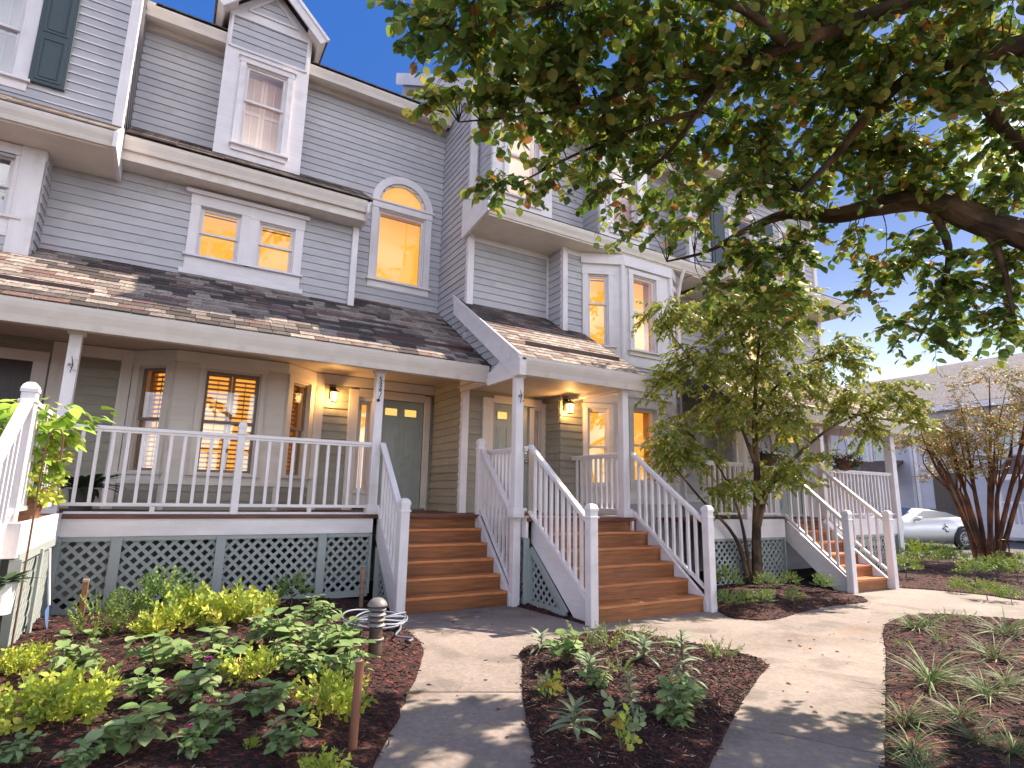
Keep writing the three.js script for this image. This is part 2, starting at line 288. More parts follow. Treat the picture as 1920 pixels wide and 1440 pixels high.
// flight of steps going towards +z from the deck edge; x0..x1, top nose at zT, foot at zB
function stairs(h, x0, x1, yT, zT, zB, n = 6) {
  const c = [], rise = yT / n, run = (zB - zT) / (n - 1);
  const cm = (x0 + x1) / 2;
  const s = P(h, 'stair_flight', merge([bb(cm - .03, cm + .03, .02, .1, zT, zB - .2)].map(g => g.translate(-h.position.x, 0, -h.position.z))), mt.dark);
  for (let i = 0; i < n; i++) {
    const y1 = rise * (i + 1), zf = zB - run * i, w = x1 - x0;
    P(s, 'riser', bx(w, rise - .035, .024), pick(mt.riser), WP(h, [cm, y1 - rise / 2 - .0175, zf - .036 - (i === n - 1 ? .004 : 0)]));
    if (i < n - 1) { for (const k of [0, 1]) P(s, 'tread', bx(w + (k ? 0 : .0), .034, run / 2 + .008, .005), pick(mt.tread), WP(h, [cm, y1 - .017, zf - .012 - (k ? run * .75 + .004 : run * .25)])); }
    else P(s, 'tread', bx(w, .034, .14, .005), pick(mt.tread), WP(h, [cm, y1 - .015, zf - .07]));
  }
  // white cut stringers on both sides
  for (const x of [x0 - .028, x1 + .028]) {
    const top = yT - .02, prof = [[zT - .05, top], [zT + .04, top], [zB + .03, rise * .72], [zB + .03, 0], [zB - .30, 0], [zT - .05, top - .30]];
    P(s, 'stringer', prismX(prof.map(p => [p[0] - h.position.z, p[1]]), x - .024 - h.position.x, x + .024 - h.position.x), mt.trim);
  }
  return s;
}
// diagonal lattice: clipped laths; plane local xy, poly convex, placed by o & turn
function lattice(h, o, turn, poly, q = {}) {
  const { frame = true, sp = .125, w = .036, mat = mt.lattice, battens = [] } = q;
  const fr = []; const N = poly.length;
  const clip = (a, b) => { let t0 = 0, t1 = 1; for (let i = 0; i < N; i++) { const p = poly[i], r = poly[(i + 1) % N], nx = -(r[1] - p[1]), ny = r[0] - p[0], da = (a[0] - p[0]) * nx + (a[1] - p[1]) * ny, db = (b[0] - p[0]) * nx + (b[1] - p[1]) * ny; if (da < 0 && db < 0) return null; if (da < 0) t0 = Math.max(t0, da / (da - db)); if (db < 0) t1 = Math.min(t1, da / (da - db)); } return t1 - t0 < .01 ? null : [[mix(a[0], b[0], t0), mix(a[1], b[1], t0)], [mix(a[0], b[0], t1), mix(a[1], b[1], t1)]]; };
  for (let i = 0; i < N; i++) { const p = poly[i], r = poly[(i + 1) % N]; fr.push(beam([p[0], p[1], .014], [r[0], r[1], .014 + i * .0004], .03, .075)); }
  const L = P(h, 'lattice_skirt', merge(fr), mat, WP(h, o), [0, turn, 0]);
  const xs = poly.map(p => p[0]), ys = poly.map(p => p[1]), X0 = Math.min(...xs), X1 = Math.max(...xs), Y0 = Math.min(...ys), Y1 = Math.max(...ys), Hh = Y1 - Y0 + .02;
  for (const s of [1, -1]) for (let x = X0 - Hh; x < X1 + Hh; x += sp) {
    const c = clip(s > 0 ? [x, Y0 - .01] : [x, Y1 + .01], s > 0 ? [x + Hh, Y1 + .01] : [x + Hh, Y0 - .01]); if (!c) continue;
    const l = Math.hypot(c[1][0] - c[0][0], c[1][1] - c[0][1]); if (l < .03) continue;
    const m = P(L, 'lath', bx(1, w, .007), mat, [(c[0][0] + c[1][0]) / 2, (c[0][1] + c[1][1]) / 2, s > 0 ? -.004 : -.0125], [0, 0, Math.atan2(c[1][1] - c[0][1], c[1][0] - c[0][0])]); m.scale.x = l;
  }
  for (const b of battens) { const c = scan(poly, (Y0 + Y1) / 2); P(L, 'batten', bx(.1, Y1 - Y0, .024), mat, [b, (Y0 + Y1) / 2, .036]); }
  return L;
}
// shingled roof slope facing +z: eave at (z0,y0), slope s, up to z1; xl(z)/xr(z) give the ends
const shG = [.17, .21, .25, .30].map(w => bx(w - .007, .019, .215));
function shingleRoof(h, x0, x1, z0, y0, s, z1, q = {}) {
  const { clipR = null, name = 'porch_roof', max = 290, tones = null, topAt = null } = q, len = Math.hypot(1, s) * (z0 - z1), ang = Math.atan(s), ca = Math.cos(ang), sa = Math.sin(ang);
  const prof = [[z0, y0 - .05], [z0, y0 - .012], [z1, y0 - .012 + s * (z0 - z1)], [z1, y0 - .05 + s * (z0 - z1)]];
  const R = P(h, name, clipR ? clipR.deck.translate(-h.position.x, 0, -h.position.z) : prismX(prof.map(p => [p[0] - h.position.z, p[1]]), x0 - h.position.x, x1 - h.position.x), mt.shingle[0]);
  const rest = []; let cnt = 0, row = 0; const ex = .135;
  for (let d = -.02; d < len; d += ex, row++) {
    const zf = z0 - d * ca, xe = clipR ? clipR.right(zf) : x1;
    let x = x0 - (row % 2 ? .12 : 0) - rnd() * .1;
    while (x < xe) {
      const vi = Math.floor(rnd() * 4), w = [.17, .21, .25, .30][vi], a = Math.max(x, x0), b = Math.min(x + w, xe);
      if (b - a > .03) {
        const zc = zf - .1 * ca, yc = y0 + (z0 - zc) * s + .012 + rr(0, .004);
        if (topAt && topAt((a + b) / 2, zc)) { x += w; continue; }
        const k = (b - a) / w, pos = WP(h, [(a + b) / 2, yc, zc]), rot = [ang - .055, 0, rr(-.006, .006)];
        const t = tones ? tones((a + b) / 2, d) : pick(mt.shingle);
        if (cnt < max) { const m = P(R, 'shingle', shG[vi], t, pos, rot); if (k < .999) m.scale.x = k; cnt++; }
        else { const g = shG[vi].clone(); if (k < .999) g.scale(k, 1, 1); g.applyMatrix4(new THREE.Matrix4().makeRotationFromEuler(new THREE.Euler(...rot)).setPosition(...pos)); (rest[mt.shingle.indexOf(t)] ??= []).push(g); }
      }
      x += w;
    }
  }
  rest.forEach((l, i) => { if (l && l.length) P(R, 'shingle_courses', merge(l), mt.shingle[i]).userData.kind = 'stuff'; });
  return R;
}
const gutter = (h, x0, x1, y0, y1, z, mat = mt.trimWarm) => { const o = h.position.z, dy = y1 - y0; return P(h, 'gutter', prismX([[z - .13 - o, y0], [z - .05 - o, y0], [z - .035 - o, y0 + dy * .3], [z - .008 - o, y0 + dy * .62], [z - o, y0 + dy * .8], [z - o, y1], [z - .13 - o, y1]], x0 - h.position.x, x1 - h.position.x), mat); };
const bar = (h, name, x0, x1, y0, y1, z0, z1, mat = mt.trim, bev = .005) => P(h, name, bx(x1 - x0, y1 - y0, z1 - z0, bev), mat, WP(h, [(x0 + x1) / 2, (y0 + y1) / 2, (z0 + z1) / 2]));
const snowRail = (h, x0, x1, z, y) => { const r = P(h, 'snow_rail', bx(x1 - x0, .06, .016), mt.snow, WP(h, [(x0 + x1) / 2, y + .06, z])); for (let x = x0 + .1; x < x1; x += .45) P(r, 'bracket', bx(.03, .07, .05), mt.snow, [x - (x0 + x1) / 2, -.025, -.03]); };
// wall dormer with gable
function dormer(h, x0, x1, z, y0, zBack, q = {}) {
  const w = x1 - x0, c = (x0 + x1) / 2, ev = y0 + 2.49, ap = y0 + 3.13, gx = (x0 + x1) / 2 - .31, gy0 = y0 + .22, gy1 = y0 + 1.62;
  const L = p => p.map(([x, y]) => [x - x0, y - y0]);
  const f = P(h, 'dormer', slab(L([[x0, y0], [x1, y0], [x1, ev], [c, ap], [x0, ev]]), [L(rect(gx, gx + .62, gy0, gy1))], .06).translate(0, 0, -.06), mt.trim, WP(h, [x0, y0, z]));
  const rc = L(rect(x0 + .06, x1 - .07, y0 + 1.86, y0 + 2.38)), tri = L([[c - .33, y0 + 2.58], [c + .33, y0 + 2.58], [c, y0 + 2.92]]);
  boards(f, rc, [], mt.side, .002); boards(f, tri, [], mt.side, .002);
  P(f, 'panel_moulding', merge([bb(.03, .065, rc[0][1] - .03, rc[2][1] + .03, 0, .034), bb(w - .075, w - .04, rc[0][1] - .03, rc[2][1] + .03, 0, .034), bb(.065, w - .075, rc[2][1], rc[2][1] + .035, 0, .03), bb(.065, w - .075, rc[0][1] - .035, rc[0][1], 0, .03)]), mt.trim);
  P(f, 'gable_moulding', merge([beam([tri[0][0] - .04, tri[0][1] - .014, .014], [tri[1][0] + .04, tri[1][1] - .014, .014], .03, .03), beam([tri[1][0] + .03, tri[1][1] - .005, .0135], [tri[2][0], tri[2][1] + .03, .0135], .03, .03), beam([tri[0][0] - .03, tri[0][1] - .005, .0143], [tri[2][0], tri[2][1] + .03, .0143], .03, .03)]), mt.trim);
  const win = windowUnit(h, [gx, gy0, z], 0, .62, 1.4, { cw: .085, head: .085, sill: .05, crown: true, inside: 'dimRoom', shut: { leaves: 2, mat: mt.peachShut, tilt: .62 }, meet: .58, ...q.win });
  for (const x of [x0 + .035, x1 - .035]) P(f, 'dormer_cheek', bx(.05, ev - y0, z - zBack - .07), x < c ? mt.side[0] : mt.side[1], [x - x0, (ev - y0) / 2, -(z - zBack) / 2 - .03]);
  wall(h, [x0 + .028, 0, 0], -HP, rect(zBack - .02, z - .062, y0, ev));
  // roof: two slabs, rake boards, soffits
  const ov = .20, fz = z + .22, sl = (ap - ev) / (w / 2), ang = Math.atan(sl), rl = Math.hypot(w / 2 + ov, sl * (w / 2 + ov));
  for (const sgn of [-1, 1]) {
    const ex = c + sgn * (w / 2 + ov), ey = ap + .06 - sl * (w / 2 + ov), mx = (c + ex) / 2, my = (ap + .06 + ey) / 2;
    const rf = P(h, 'dormer_roof', bx(rl, .05, fz - zBack + .5), mt.shingle[1], WP(h, [mx, my + .045, (fz + zBack - .5) / 2]), [0, 0, -sgn * ang]);
    P(rf, 'rake_board', bx(rl + .02, .15, .035, .005), mt.trim, [0, -.07, (fz - zBack + .5) / 2 + .012]);
    P(rf, 'rake_trim', bx(rl + .03, .05, .05, .005), mt.trim, [0, .005, (fz - zBack + .5) / 2 + .03]);
    P(rf, 'eave_fascia', bx(.03, .15, fz - zBack + .48, .004), mt.trim, [sgn * rl / 2 - sgn * .016, -.075, 0]);
    P(rf, 'soffit', bx(.30, .02, fz - zBack + .40), mt.trimWarm, [sgn * (rl / 2 - .16), -.105, 0]);
  }
  return f;
}
function panelDoor(h, o, turn, w, H, q = {}) {
  const d = P(h, 'door', bx(w, H, .05, .004), q.mat ?? mt.door, WP(h, o), [0, turn, 0]);   // o = centre
  const pm = q.mat ?? mt.door, pw = w * .30;
  for (const sx of [-1, 1]) {
    const x = sx * w * .21;
    if (q.lites !== false) { const l = P(d, 'door_light', merge([bb(x - pw / 2, x + pw / 2, H * .345, H * .36, .02, .034), bb(x - pw / 2, x + pw / 2, H * .425, H * .44, .02, .034), bb(x - pw / 2, x - pw / 2 + .02, H * .36, H * .425, .02, .034), bb(x + pw / 2 - .02, x + pw / 2, H * .36, H * .425, .02, .034)]), pm); P(d, 'lit_glass', bb(x - pw / 2 + .02, x + pw / 2 - .02, H * .36, H * .425, .022, .029), mt.litGlass); }
    for (const [a, b] of [[-.43, -.14], [-.07, .29]]) P(d, 'door_panel', merge([bb(x - pw / 2, x + pw / 2, H * a, H * a + .02, .02, .034), bb(x - pw / 2, x + pw / 2, H * b - .02, H * b, .02, .034), bb(x - pw / 2, x - pw / 2 + .02, H * a + .02, H * b - .02, .02, .034), bb(x + pw / 2 - .02, x + pw / 2, H * a + .02, H * b - .02, .02, .034), bb(x - pw / 2 + .045, x + pw / 2 - .045, H * a + .045, H * b - .045, .02, .031)]), pm);
  }
  P(d, 'door_handle', new THREE.SphereGeometry(.028, 12, 8), mt.nickel, [(q.knob ?? -1) * w * .42, -.05, .06]);
  P(d, 'deadbolt', new THREE.CylinderGeometry(.024, .024, .02, 12).rotateX(Math.PI / 2), mt.nickel, [(q.knob ?? -1) * w * .42, .1, .034]);
  return d;
}
mt.peachShut = M(.72, .46, .32, { roughness: .55, emissive: lin(1, .55, .3), emissiveIntensity: .10 });
mt.curtain = new THREE.MeshPhysicalMaterial({ color: lin(.75, .55, .28), roughness: .9, transmission: .45, thickness: 0, side: THREE.DoubleSide });
mt.blind = M(.30, .32, .38);
mt.sashBrown = M(.20, .16, .12); mt.shutWood = M(.30, .17, .08);
mt.litGlass = M(.4, .25, .1, { emissive: lin(1, .60, .16), emissiveIntensity: .17, roughness: .12 });
mt.peachShut.emissiveIntensity = 0; mt.peachShut.emissive.setRGB(0, 0, 0);
function lantern(x, y, z, label) {
  const g = thing('wall_lantern', label, 'lantern', [x, y, z], 'porch wall lanterns');
  P(g, 'back_plate', bx(.09, .2, .02, .006), mt.metal, [0, .06, .012]);
  P(g, 'arm', tube([[0, .1, .02, .009], [0, .15, .06, .009], [0, .14, .12, .009], [0, .1, .13, .009]], 6), mt.metal);
  const cap = P(g, 'lantern_cap', new THREE.CylinderGeometry(.02, .1, .05, 4).rotateY(Math.PI / 4), mt.metal, [0, .085, .13]);
  P(g, 'lantern_glass', new THREE.CylinderGeometry(.078, .055, .15, 4, 1, false).rotateY(Math.PI / 4), mt.lampGlass, [0, -.02, .13]);
  const bars = []; for (const [sx, sz] of [[1, 1], [1, -1], [-1, 1], [-1, -1]]) bars.push(beam([sx * .056, .055, .13 + sz * .056], [sx * .04, -.095, .13 + sz * .04], .008, .008));
  bars.push(bb(-.045, .045, -.105, -.095, .085, .175)); P(g, 'lantern_frame', merge(bars), mt.metal);
  const l = new THREE.PointLight(lin(1, .52, .16), .28, 0, 2); l.position.set(0, -.02, .13); l.castShadow = true; l.shadow.radius = 2; g.add(l); l.name = 'lantern_light';
  return g;
}
mt.lampGlass = M(.9, .8, .6, { emissive: lin(1, .66, .26), emissiveIntensity: .55, roughness: .4 });
// ------------------------------------------------------------------ the row of townhouses
const XR = 4.03, W1 = -9.6, ZB = -9.15, W2 = -8.45, DK = 1.12, HP = Math.PI / 2;
const GRP = 'townhouses of the grey row';
const faceTurn = (a, b) => -Math.atan2(b[1] - a[1], b[0] - a[0]);   // a,b = [x,z], u from a to b
function bayFace(h, a, b, y0, y1, wins, q = {}) {   // plain trim face with windows, siding below the lowest window
  const L = Math.hypot(b[0] - a[0], b[1] - a[1]), t = faceTurn(a, b);
  const f = P(h, 'bay_face', slab(rect(0, L, y0, y1), wins.map(w => rect(w.u, w.u + w.w, w.y, w.y + w.h)), .08).translate(0, 0, -.08), q.mat ?? mt.trim, WP(h, [a[0], 0, a[1]]), [0, t, 0]);
  for (const r of q.side ?? []) boards(f, rect(.05, L - .05, r[0], r[1]), [], q.mats ?? mt.side, .001);
  for (const r of q.bands ?? []) P(f, 'band_board', bb(-.012, L + .012, r[0], r[1], -.01, r[2] ?? .03), q.mat ?? mt.trim);
  for (const w of wins) windowUnit(h, [a[0] + (b[0] - a[0]) / L * w.u, w.y, a[1] + (b[1] - a[1]) / L * w.u], t, w.w, w.h, { cw: Math.min(.1, w.u - .02), head: .08, sill: .05, ...w.q });
  return f;
}
const pentRoof = (h, x0, x1, zf, yf, zb, yb) => { const R = P(h, 'pent_roof', prismX([[zf, yf - .03], [zf, yf], [zb, yb], [zb, yb - .03]].map(p => [p[0] - h.position.z, p[1]]), x0 - h.position.x, x1 - h.position.x), mt.shingle[5]); const n = Math.round(Math.hypot(zf - zb, yf - yb) / .12), a = Math.atan2(yb - yf, zf - zb); for (let i = 0; i < n; i++) for (let x = x0; x < x1 - .1; x += .6) P(R, 'shingle', bx(Math.min(.6, x1 - x) - .005, .012, .17), pick(mt.shingle), WP(h, [x + Math.min(.6, x1 - x) / 2, mix(yf, yb, (i + .4) / n) + .012, mix(zf, zb, (i + .4) / n)]), [a - .06, 0, 0]); return R; };

// ---- left-hand house (mostly cut by the picture's edge)
{
  const h = thing('townhouse', 'grey clapboard townhouse at the left edge with dark shutters and a brown door', 'townhouse', [-2.6, 0, -9], GRP);
  bar(h, 'leak_block', -4.5, -1.1, 0, 8.2, -12.4, -10.35, mt.dark, 0);  // added dark block behind the rooms, stops sky light leaking through gaps
  wall(h, [0, 0, -8.65], 0, rect(-4.5, -1.03, 5.9, 9.4), [rect(-2.9, -2.17, 6.36, 7.75)]);
  wall(h, [-1.03, 0, 0], HP, rect(8.65, 9.6, 5.9, 9.4));
  cornerBoard(h, -1.06, 5.95, 9.4, -8.68, .12, .12);
  windowUnit(h, [-2.9, 6.36, -8.65], 0, .73, 1.39, { cw: .15, inside: 'dimRoom', crown: false, shut: { leaves: 2, mat: mt.blind, tilt: .45 } });
  { const s = P(h, 'shutter', bx(.36, 1.42, .04, .004), mt.shutter, WP(h, [-1.83, 7.06, -8.60])); for (const [a, b] of [[-.66, -.06], [.02, .66]]) P(s, 'shutter_panel', merge([bb(-.13, .13, a, a + .025, .018, .03), bb(-.13, .13, b - .025, b, .018, .03), bb(-.13, -.105, a + .025, b - .025, .018, .03), bb(.105, .13, a + .025, b - .025, .018, .03), bb(-.085, .085, a + .045, b - .045, .018, .028)]), mt.shutter); }
  pentRoof(h, -4.5, -1.0, -8.2, 5.78, -8.65, 6.1);
  gutter(h, -4.5, -1.0, 5.58, 5.77, -8.17);
  bar(h, 'soffit', -4.5, -1.02, 5.56, 5.59, -9.14, -8.26, mt.trimWarm);
  P(h, 'eave_end', prismX([[-8.16, 5.77], [-8.16, 5.56], [-9.1, 5.54], [-9.1, 6.02], [-8.62, 6.08]].map(p => [p[0] + 9, p[1]]), -1.02 + 2.6, -.975 + 2.6), mt.trim);
  wall(h, [0, 0, -8.8], 0, rect(-4.5, -1.73, 4.0, 5.56), [rect(-2.75, -2.02, 4.62, 5.42)]);
  wall(h, [-1.73, 0, 0], HP, rect(8.8, 9.15, 4.0, 5.56));
  cornerBoard(h, -1.85, 4.05, 5.56, -8.79, .24, .09);
  bar(h, 'frieze', -4.5, -1.72, 5.42, 5.55, -8.79, -8.755);
  windowUnit(h, [-2.75, 4.62, -8.8], 0, .73, .8, { cw: .13, inside: 'dimRoom', crown: false, shut: { leaves: 1, mat: mt.blind, tilt: .4 } });
  bar(h, 'apron_board', -4.5, -1.97, 4.36, 4.5, -8.79, -8.76);
  // ground floor behind the porch
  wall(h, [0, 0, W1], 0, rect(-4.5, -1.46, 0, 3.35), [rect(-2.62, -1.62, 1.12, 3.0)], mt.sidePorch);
  bar(h, 'door_frame', -1.64, -1.48, 1.12, 3.12, -9.6, -9.555, mt.trimWarm); bar(h, 'door_head', -2.8, -1.48, 3.0, 3.14, -9.6, -9.55, mt.trimWarm);
  panelDoor(h, [-2.13, 2.06, -9.62], 0, .98, 1.88, { mat: mt.brownDoor, lites: false });
  // its deck comes further forward
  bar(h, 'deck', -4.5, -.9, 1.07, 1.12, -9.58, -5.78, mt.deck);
  bar(h, 'deck_fascia', -.91, -.87, .87, 1.13, -7.76, -5.70); bar(h, 'deck_fascia', -1.0, -.87, .87, 1.13, -5.72, -5.69);
  lattice(h, [-.89, 0, 0], HP, [[5.74, .06], [7.72, .06], [7.72, .86], [5.74, .86]], { battens: [6.7] });
  newel(h, -.97, 1.0, -5.76, 1.12);
  railing(h, [-.97, 1.12, -5.72], [-.97, .2, -4.5]);
  railing(h, [-.97, 1.12, -7.72], [-.97, 1.12, -5.82]);
  stairs(h, -2.6, -1.02, DK, -5.72, -4.5);
}
// ---- middle house with the long porch
const home = thing('townhouse', 'grey clapboard townhouse with the arched window and the long railed porch', 'townhouse', [1.5, 0, -9], GRP);
{
  const h = home;
  bar(h, 'leak_block', -1.05, 4.0, 0, 8.2, -12.4, -10.35, mt.dark, 0);  // unseen block added behind this house against light leaks
  const arch = []; for (let i = 0; i <= 20; i++) { const a = Math.PI * i / 20; arch.push([3.23 + .45 * Math.cos(a), 6.58 + .45 * Math.sin(a)]); }
  const archHole = [[2.78, 5.1], [3.68, 5.1], ...arch];
  wall(h, [0, 0, W1], 0, rect(-1.02, XR - .02, 4.3, 8.42), [archHole], mt.side, 4.3);
  // arched window
  {
    const oc = r => { const l = []; for (let i = 0; i <= 24; i++) { const a = Math.PI * i / 24; l.push([.45 + r * Math.cos(a), 1.48 + r * Math.sin(a)]); } return l; };
    const f = windowUnit(h, [2.78, 5.1, W1], 0, .9, 1.35, { cw: .12, arch: true, double: false, inside: 'amber' });
    P(f, 'arch_casing', slab([...oc(.585)], [[...oc(.45).reverse()]], .1).translate(0, 0, -.06), mt.trim);
    P(f, 'arch_bead', slab([...oc(.46)], [[...oc(.41).reverse()]], .05).translate(0, 0, -.055), mt.trim);
    P(f, 'transom_bar', bb(-.125, 1.025, 1.35, 1.48, -.06, .05), mt.trim);
    P(f, 'transom_cap', bb(-.15, 1.05, 1.465, 1.495, -.03, .075), mt.trim);
    P(f, 'pane', slab(oc(.415), [], .005).translate(0, 0, -.04), mt.glass);
    P(f, 'lit_blind', slab(oc(.45), [], .01).translate(0, 0, -.13), mt.amber);
  }
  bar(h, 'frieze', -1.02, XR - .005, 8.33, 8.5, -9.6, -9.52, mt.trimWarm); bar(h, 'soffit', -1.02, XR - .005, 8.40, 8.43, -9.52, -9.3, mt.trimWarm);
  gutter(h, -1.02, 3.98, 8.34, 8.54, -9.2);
  P(h, 'main_roof', prismX([[-9.2, 8.5], [-9.2, 8.56], [-13.2, 11.5], [-13.2, 11.4]].map(p => [p[0] + 9, p[1]]), -2.4 , 3.9 - 1.5), mt.shingle[1]);
  // second floor, standing forward under the pent roof
  wall(h, [0, 0, ZB], 0, rect(-1.72, 2.33, 4.1, 5.78), [rect(.02, 1.36, 4.72, 5.50)]);
  cornerBoard(h, 2.285, 4.2, 5.76, -9.14, .1, .1);
  bar(h, 'side_panel', 2.30, 2.335, 4.2, 5.95, -9.58, -9.19, mt.side[0]);
  bar(h, 'frieze', -1.72, 2.34, 5.74, 5.88, -9.15, -8.80, mt.trimWarm); gutter(h, -.97, 2.4, 5.87, 6.07, -8.70);
  pentRoof(h, -.97, 2.42, -8.70, 6.08, -9.59, 6.66);
  P(h, 'eave_end', prismX([[-8.70, 6.06], [-8.70, 5.86], [-8.82, 5.74], [-9.58, 5.74], [-9.58, 6.62]].map(p => [p[0] + 9, p[1]]), 2.34 - 1.5, 2.375 - 1.5), mt.trim);
  windowUnit(h, [.02, 4.72, ZB], 0, .55, .77, { cw: .125, head: .16, sill: .2, inside: 'amber', crown: false, meet: .5 });
  windowUnit(h, [.82, 4.72, ZB + .003], 0, .53, .74, { cw: .125, head: .19, sill: .2, inside: 'amber', crown: false, meet: .55 });
  bar(h, 'window_head', -.19, 1.54, 5.64, 5.70, ZB - .02, ZB + .09); bar(h, 'window_apron', -.16, 1.53, 4.42, 4.50, ZB, ZB + .04);
  // porch back wall, bay, door
  const PW = mt.sidePorch;
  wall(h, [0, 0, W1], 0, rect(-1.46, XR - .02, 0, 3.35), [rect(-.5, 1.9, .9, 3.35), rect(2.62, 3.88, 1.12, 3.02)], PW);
  const bw = { inside: 'orange', shut: { leaves: 1, tilt: 1.25, flat: 1, mat: mt.shutWood }, sashMat: mt.sashBrown, crown: false, mat: mt.trimWarm };
  const low = { mat: mt.trimWarm, side: [[1.12, 1.46]], mats: PW, bands: [[3.14, 3.3, .035], [1.46, 1.52, .03]] };
  bayFace(h, [-.55, W1], [-.02, ZB], .9, 3.3, [{ u: .14, w: .42, y: 1.62, h: 1.46, q: bw }], low);
  bayFace(h, [-.02, ZB], [1.43, ZB], .9, 3.3, [{ u: .36, w: .74, y: 1.62, h: 1.46, q: { ...bw, shut: { leaves: 2, tilt: 1.25, flat: 1, mat: mt.shutWood }, cw: .07 } }], low);
  bayFace(h, [1.43, ZB], [1.95, W1], .9, 3.3, [{ u: .13, w: .42, y: 1.62, h: 1.46, q: bw }], low);
  P(h, 'bay_base', slab([[-.5, 9.58], [0, 9.2], [1.4, 9.2], [1.9, 9.58]].map(p => [p[0] - 1.5, p[1] - 9]), [], .9).rotateX(-HP), mt.sheath);
  cornerBoard(h, -.62, 1.12, 3.3, -9.58, .14, .05, mt.trimWarm); cornerBoard(h, 2.02, 1.12, 3.3, -9.58, .14, .05, mt.trimWarm); cornerBoard(h, -1.38, 1.12, 3.3, -9.58, .16, .05, mt.trimWarm);
  bar(h, 'door_casing', 2.5, 2.66, 1.12, 3.10, -9.6, -9.55, mt.trimWarm); bar(h, 'door_casing', 2.9, 3.0, 1.12, 3.0, -9.63, -9.56, mt.trimWarm); bar(h, 'door_casing', 3.84, 3.95, 1.12, 3.10, -9.6, -9.55, mt.trimWarm); bar(h, 'door_head', 2.66, 3.84, 2.98, 3.12, -9.6, -9.55, mt.trimWarm);
  panelDoor(h, [3.42, 2.05, -9.64], 0, .84, 1.86, { knob: -1 });
  windowUnit(h, [2.69, 1.42, -9.62], 0, .2, 1.5, { cw: .02, head: .06, sill: .2, double: false, crown: false, inside: 'orange', mat: mt.trimWarm });
  bar(h, 'threshold', 2.9, 3.9, 1.12, 1.16, -9.62, -9.5, mt.nickel); bar(h, 'frieze', -1.46, XR - .02, 3.14, 3.3, -9.59, -9.56, mt.trimWarm);
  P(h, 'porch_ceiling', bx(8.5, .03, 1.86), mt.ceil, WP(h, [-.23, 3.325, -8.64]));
  // porch roof
  const tones = (x, d) => { const n = vn(x * 1.1 + 4, d * 1.6); return mt.shingle[n > .62 ? pick([3, 4, 3, 2, 5]) : n > .35 ? pick([0, 1, 2, 3, 4]) : pick([0, 0, 1, 2, 5])]; };
  shingleRoof(h, -4.4, XR - .03, -7.45, 3.29, .645, -9.58, { tones });
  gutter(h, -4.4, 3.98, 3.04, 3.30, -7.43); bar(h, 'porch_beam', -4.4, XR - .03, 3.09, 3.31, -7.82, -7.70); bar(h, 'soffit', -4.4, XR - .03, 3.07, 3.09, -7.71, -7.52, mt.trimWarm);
  snowRail(h, -2.6, -.92, -7.84, 3.52); snowRail(h, 2.37, 3.92, -7.88, 3.55);
  // deck, posts, rail
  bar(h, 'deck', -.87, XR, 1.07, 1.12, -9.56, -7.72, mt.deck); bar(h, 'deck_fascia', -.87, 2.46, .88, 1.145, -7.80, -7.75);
  bar(h, 'joist', -.87, XR, .9, 1.06, -9.5, -9.4, mt.dark);
  porchPost(h, -1.0, -7.77, 1.12, 3.09); porchPost(h, 2.43, -7.77, 1.12, 3.09);
  railing(h, [-.94, 1.12, -7.77], [.72, 1.12, -7.77]); railing(h, [.80, 1.12, -7.77], [2.38, 1.12, -7.77]);
  newel(h, .76, 1.1, -7.77, 1.05, .085);
  for (const x of [-.1, 1.6]) bar(h, 'rail_block', x, x + .05, 1.145, 1.205, -7.79, -7.75);
  lattice(h, [0, 0, -7.79], 0, rect(-.86, 2.44, .12, .87), { battens: [-.36, .66, 1.82] });
  stairs(h, 2.58, 4.0, DK, -7.76, -6.79);
  railing(h, [2.51, 1.13, -7.70], [2.51, .21, -6.80], { low: .07, sp: .11 }); railing(h, [4.06, 1.13, -7.72], [4.06, .21, -6.82], { low: .07, sp: .11 });
  newel(h, 2.51, 0, -6.74, 1.27, .11); newel(h, 4.07, 0, -6.76, 1.24, .11); newel(h, 4.05, 1.1, -7.78, 1.06, .095);
  lattice(h, [2.56, 0, 0], -HP, [[-7.72, .06], [-7.2, .06], [-7.72, .70]]);
  dormer(h, .07, 1.32, -9.1, 6.38, -9.6, {});
}
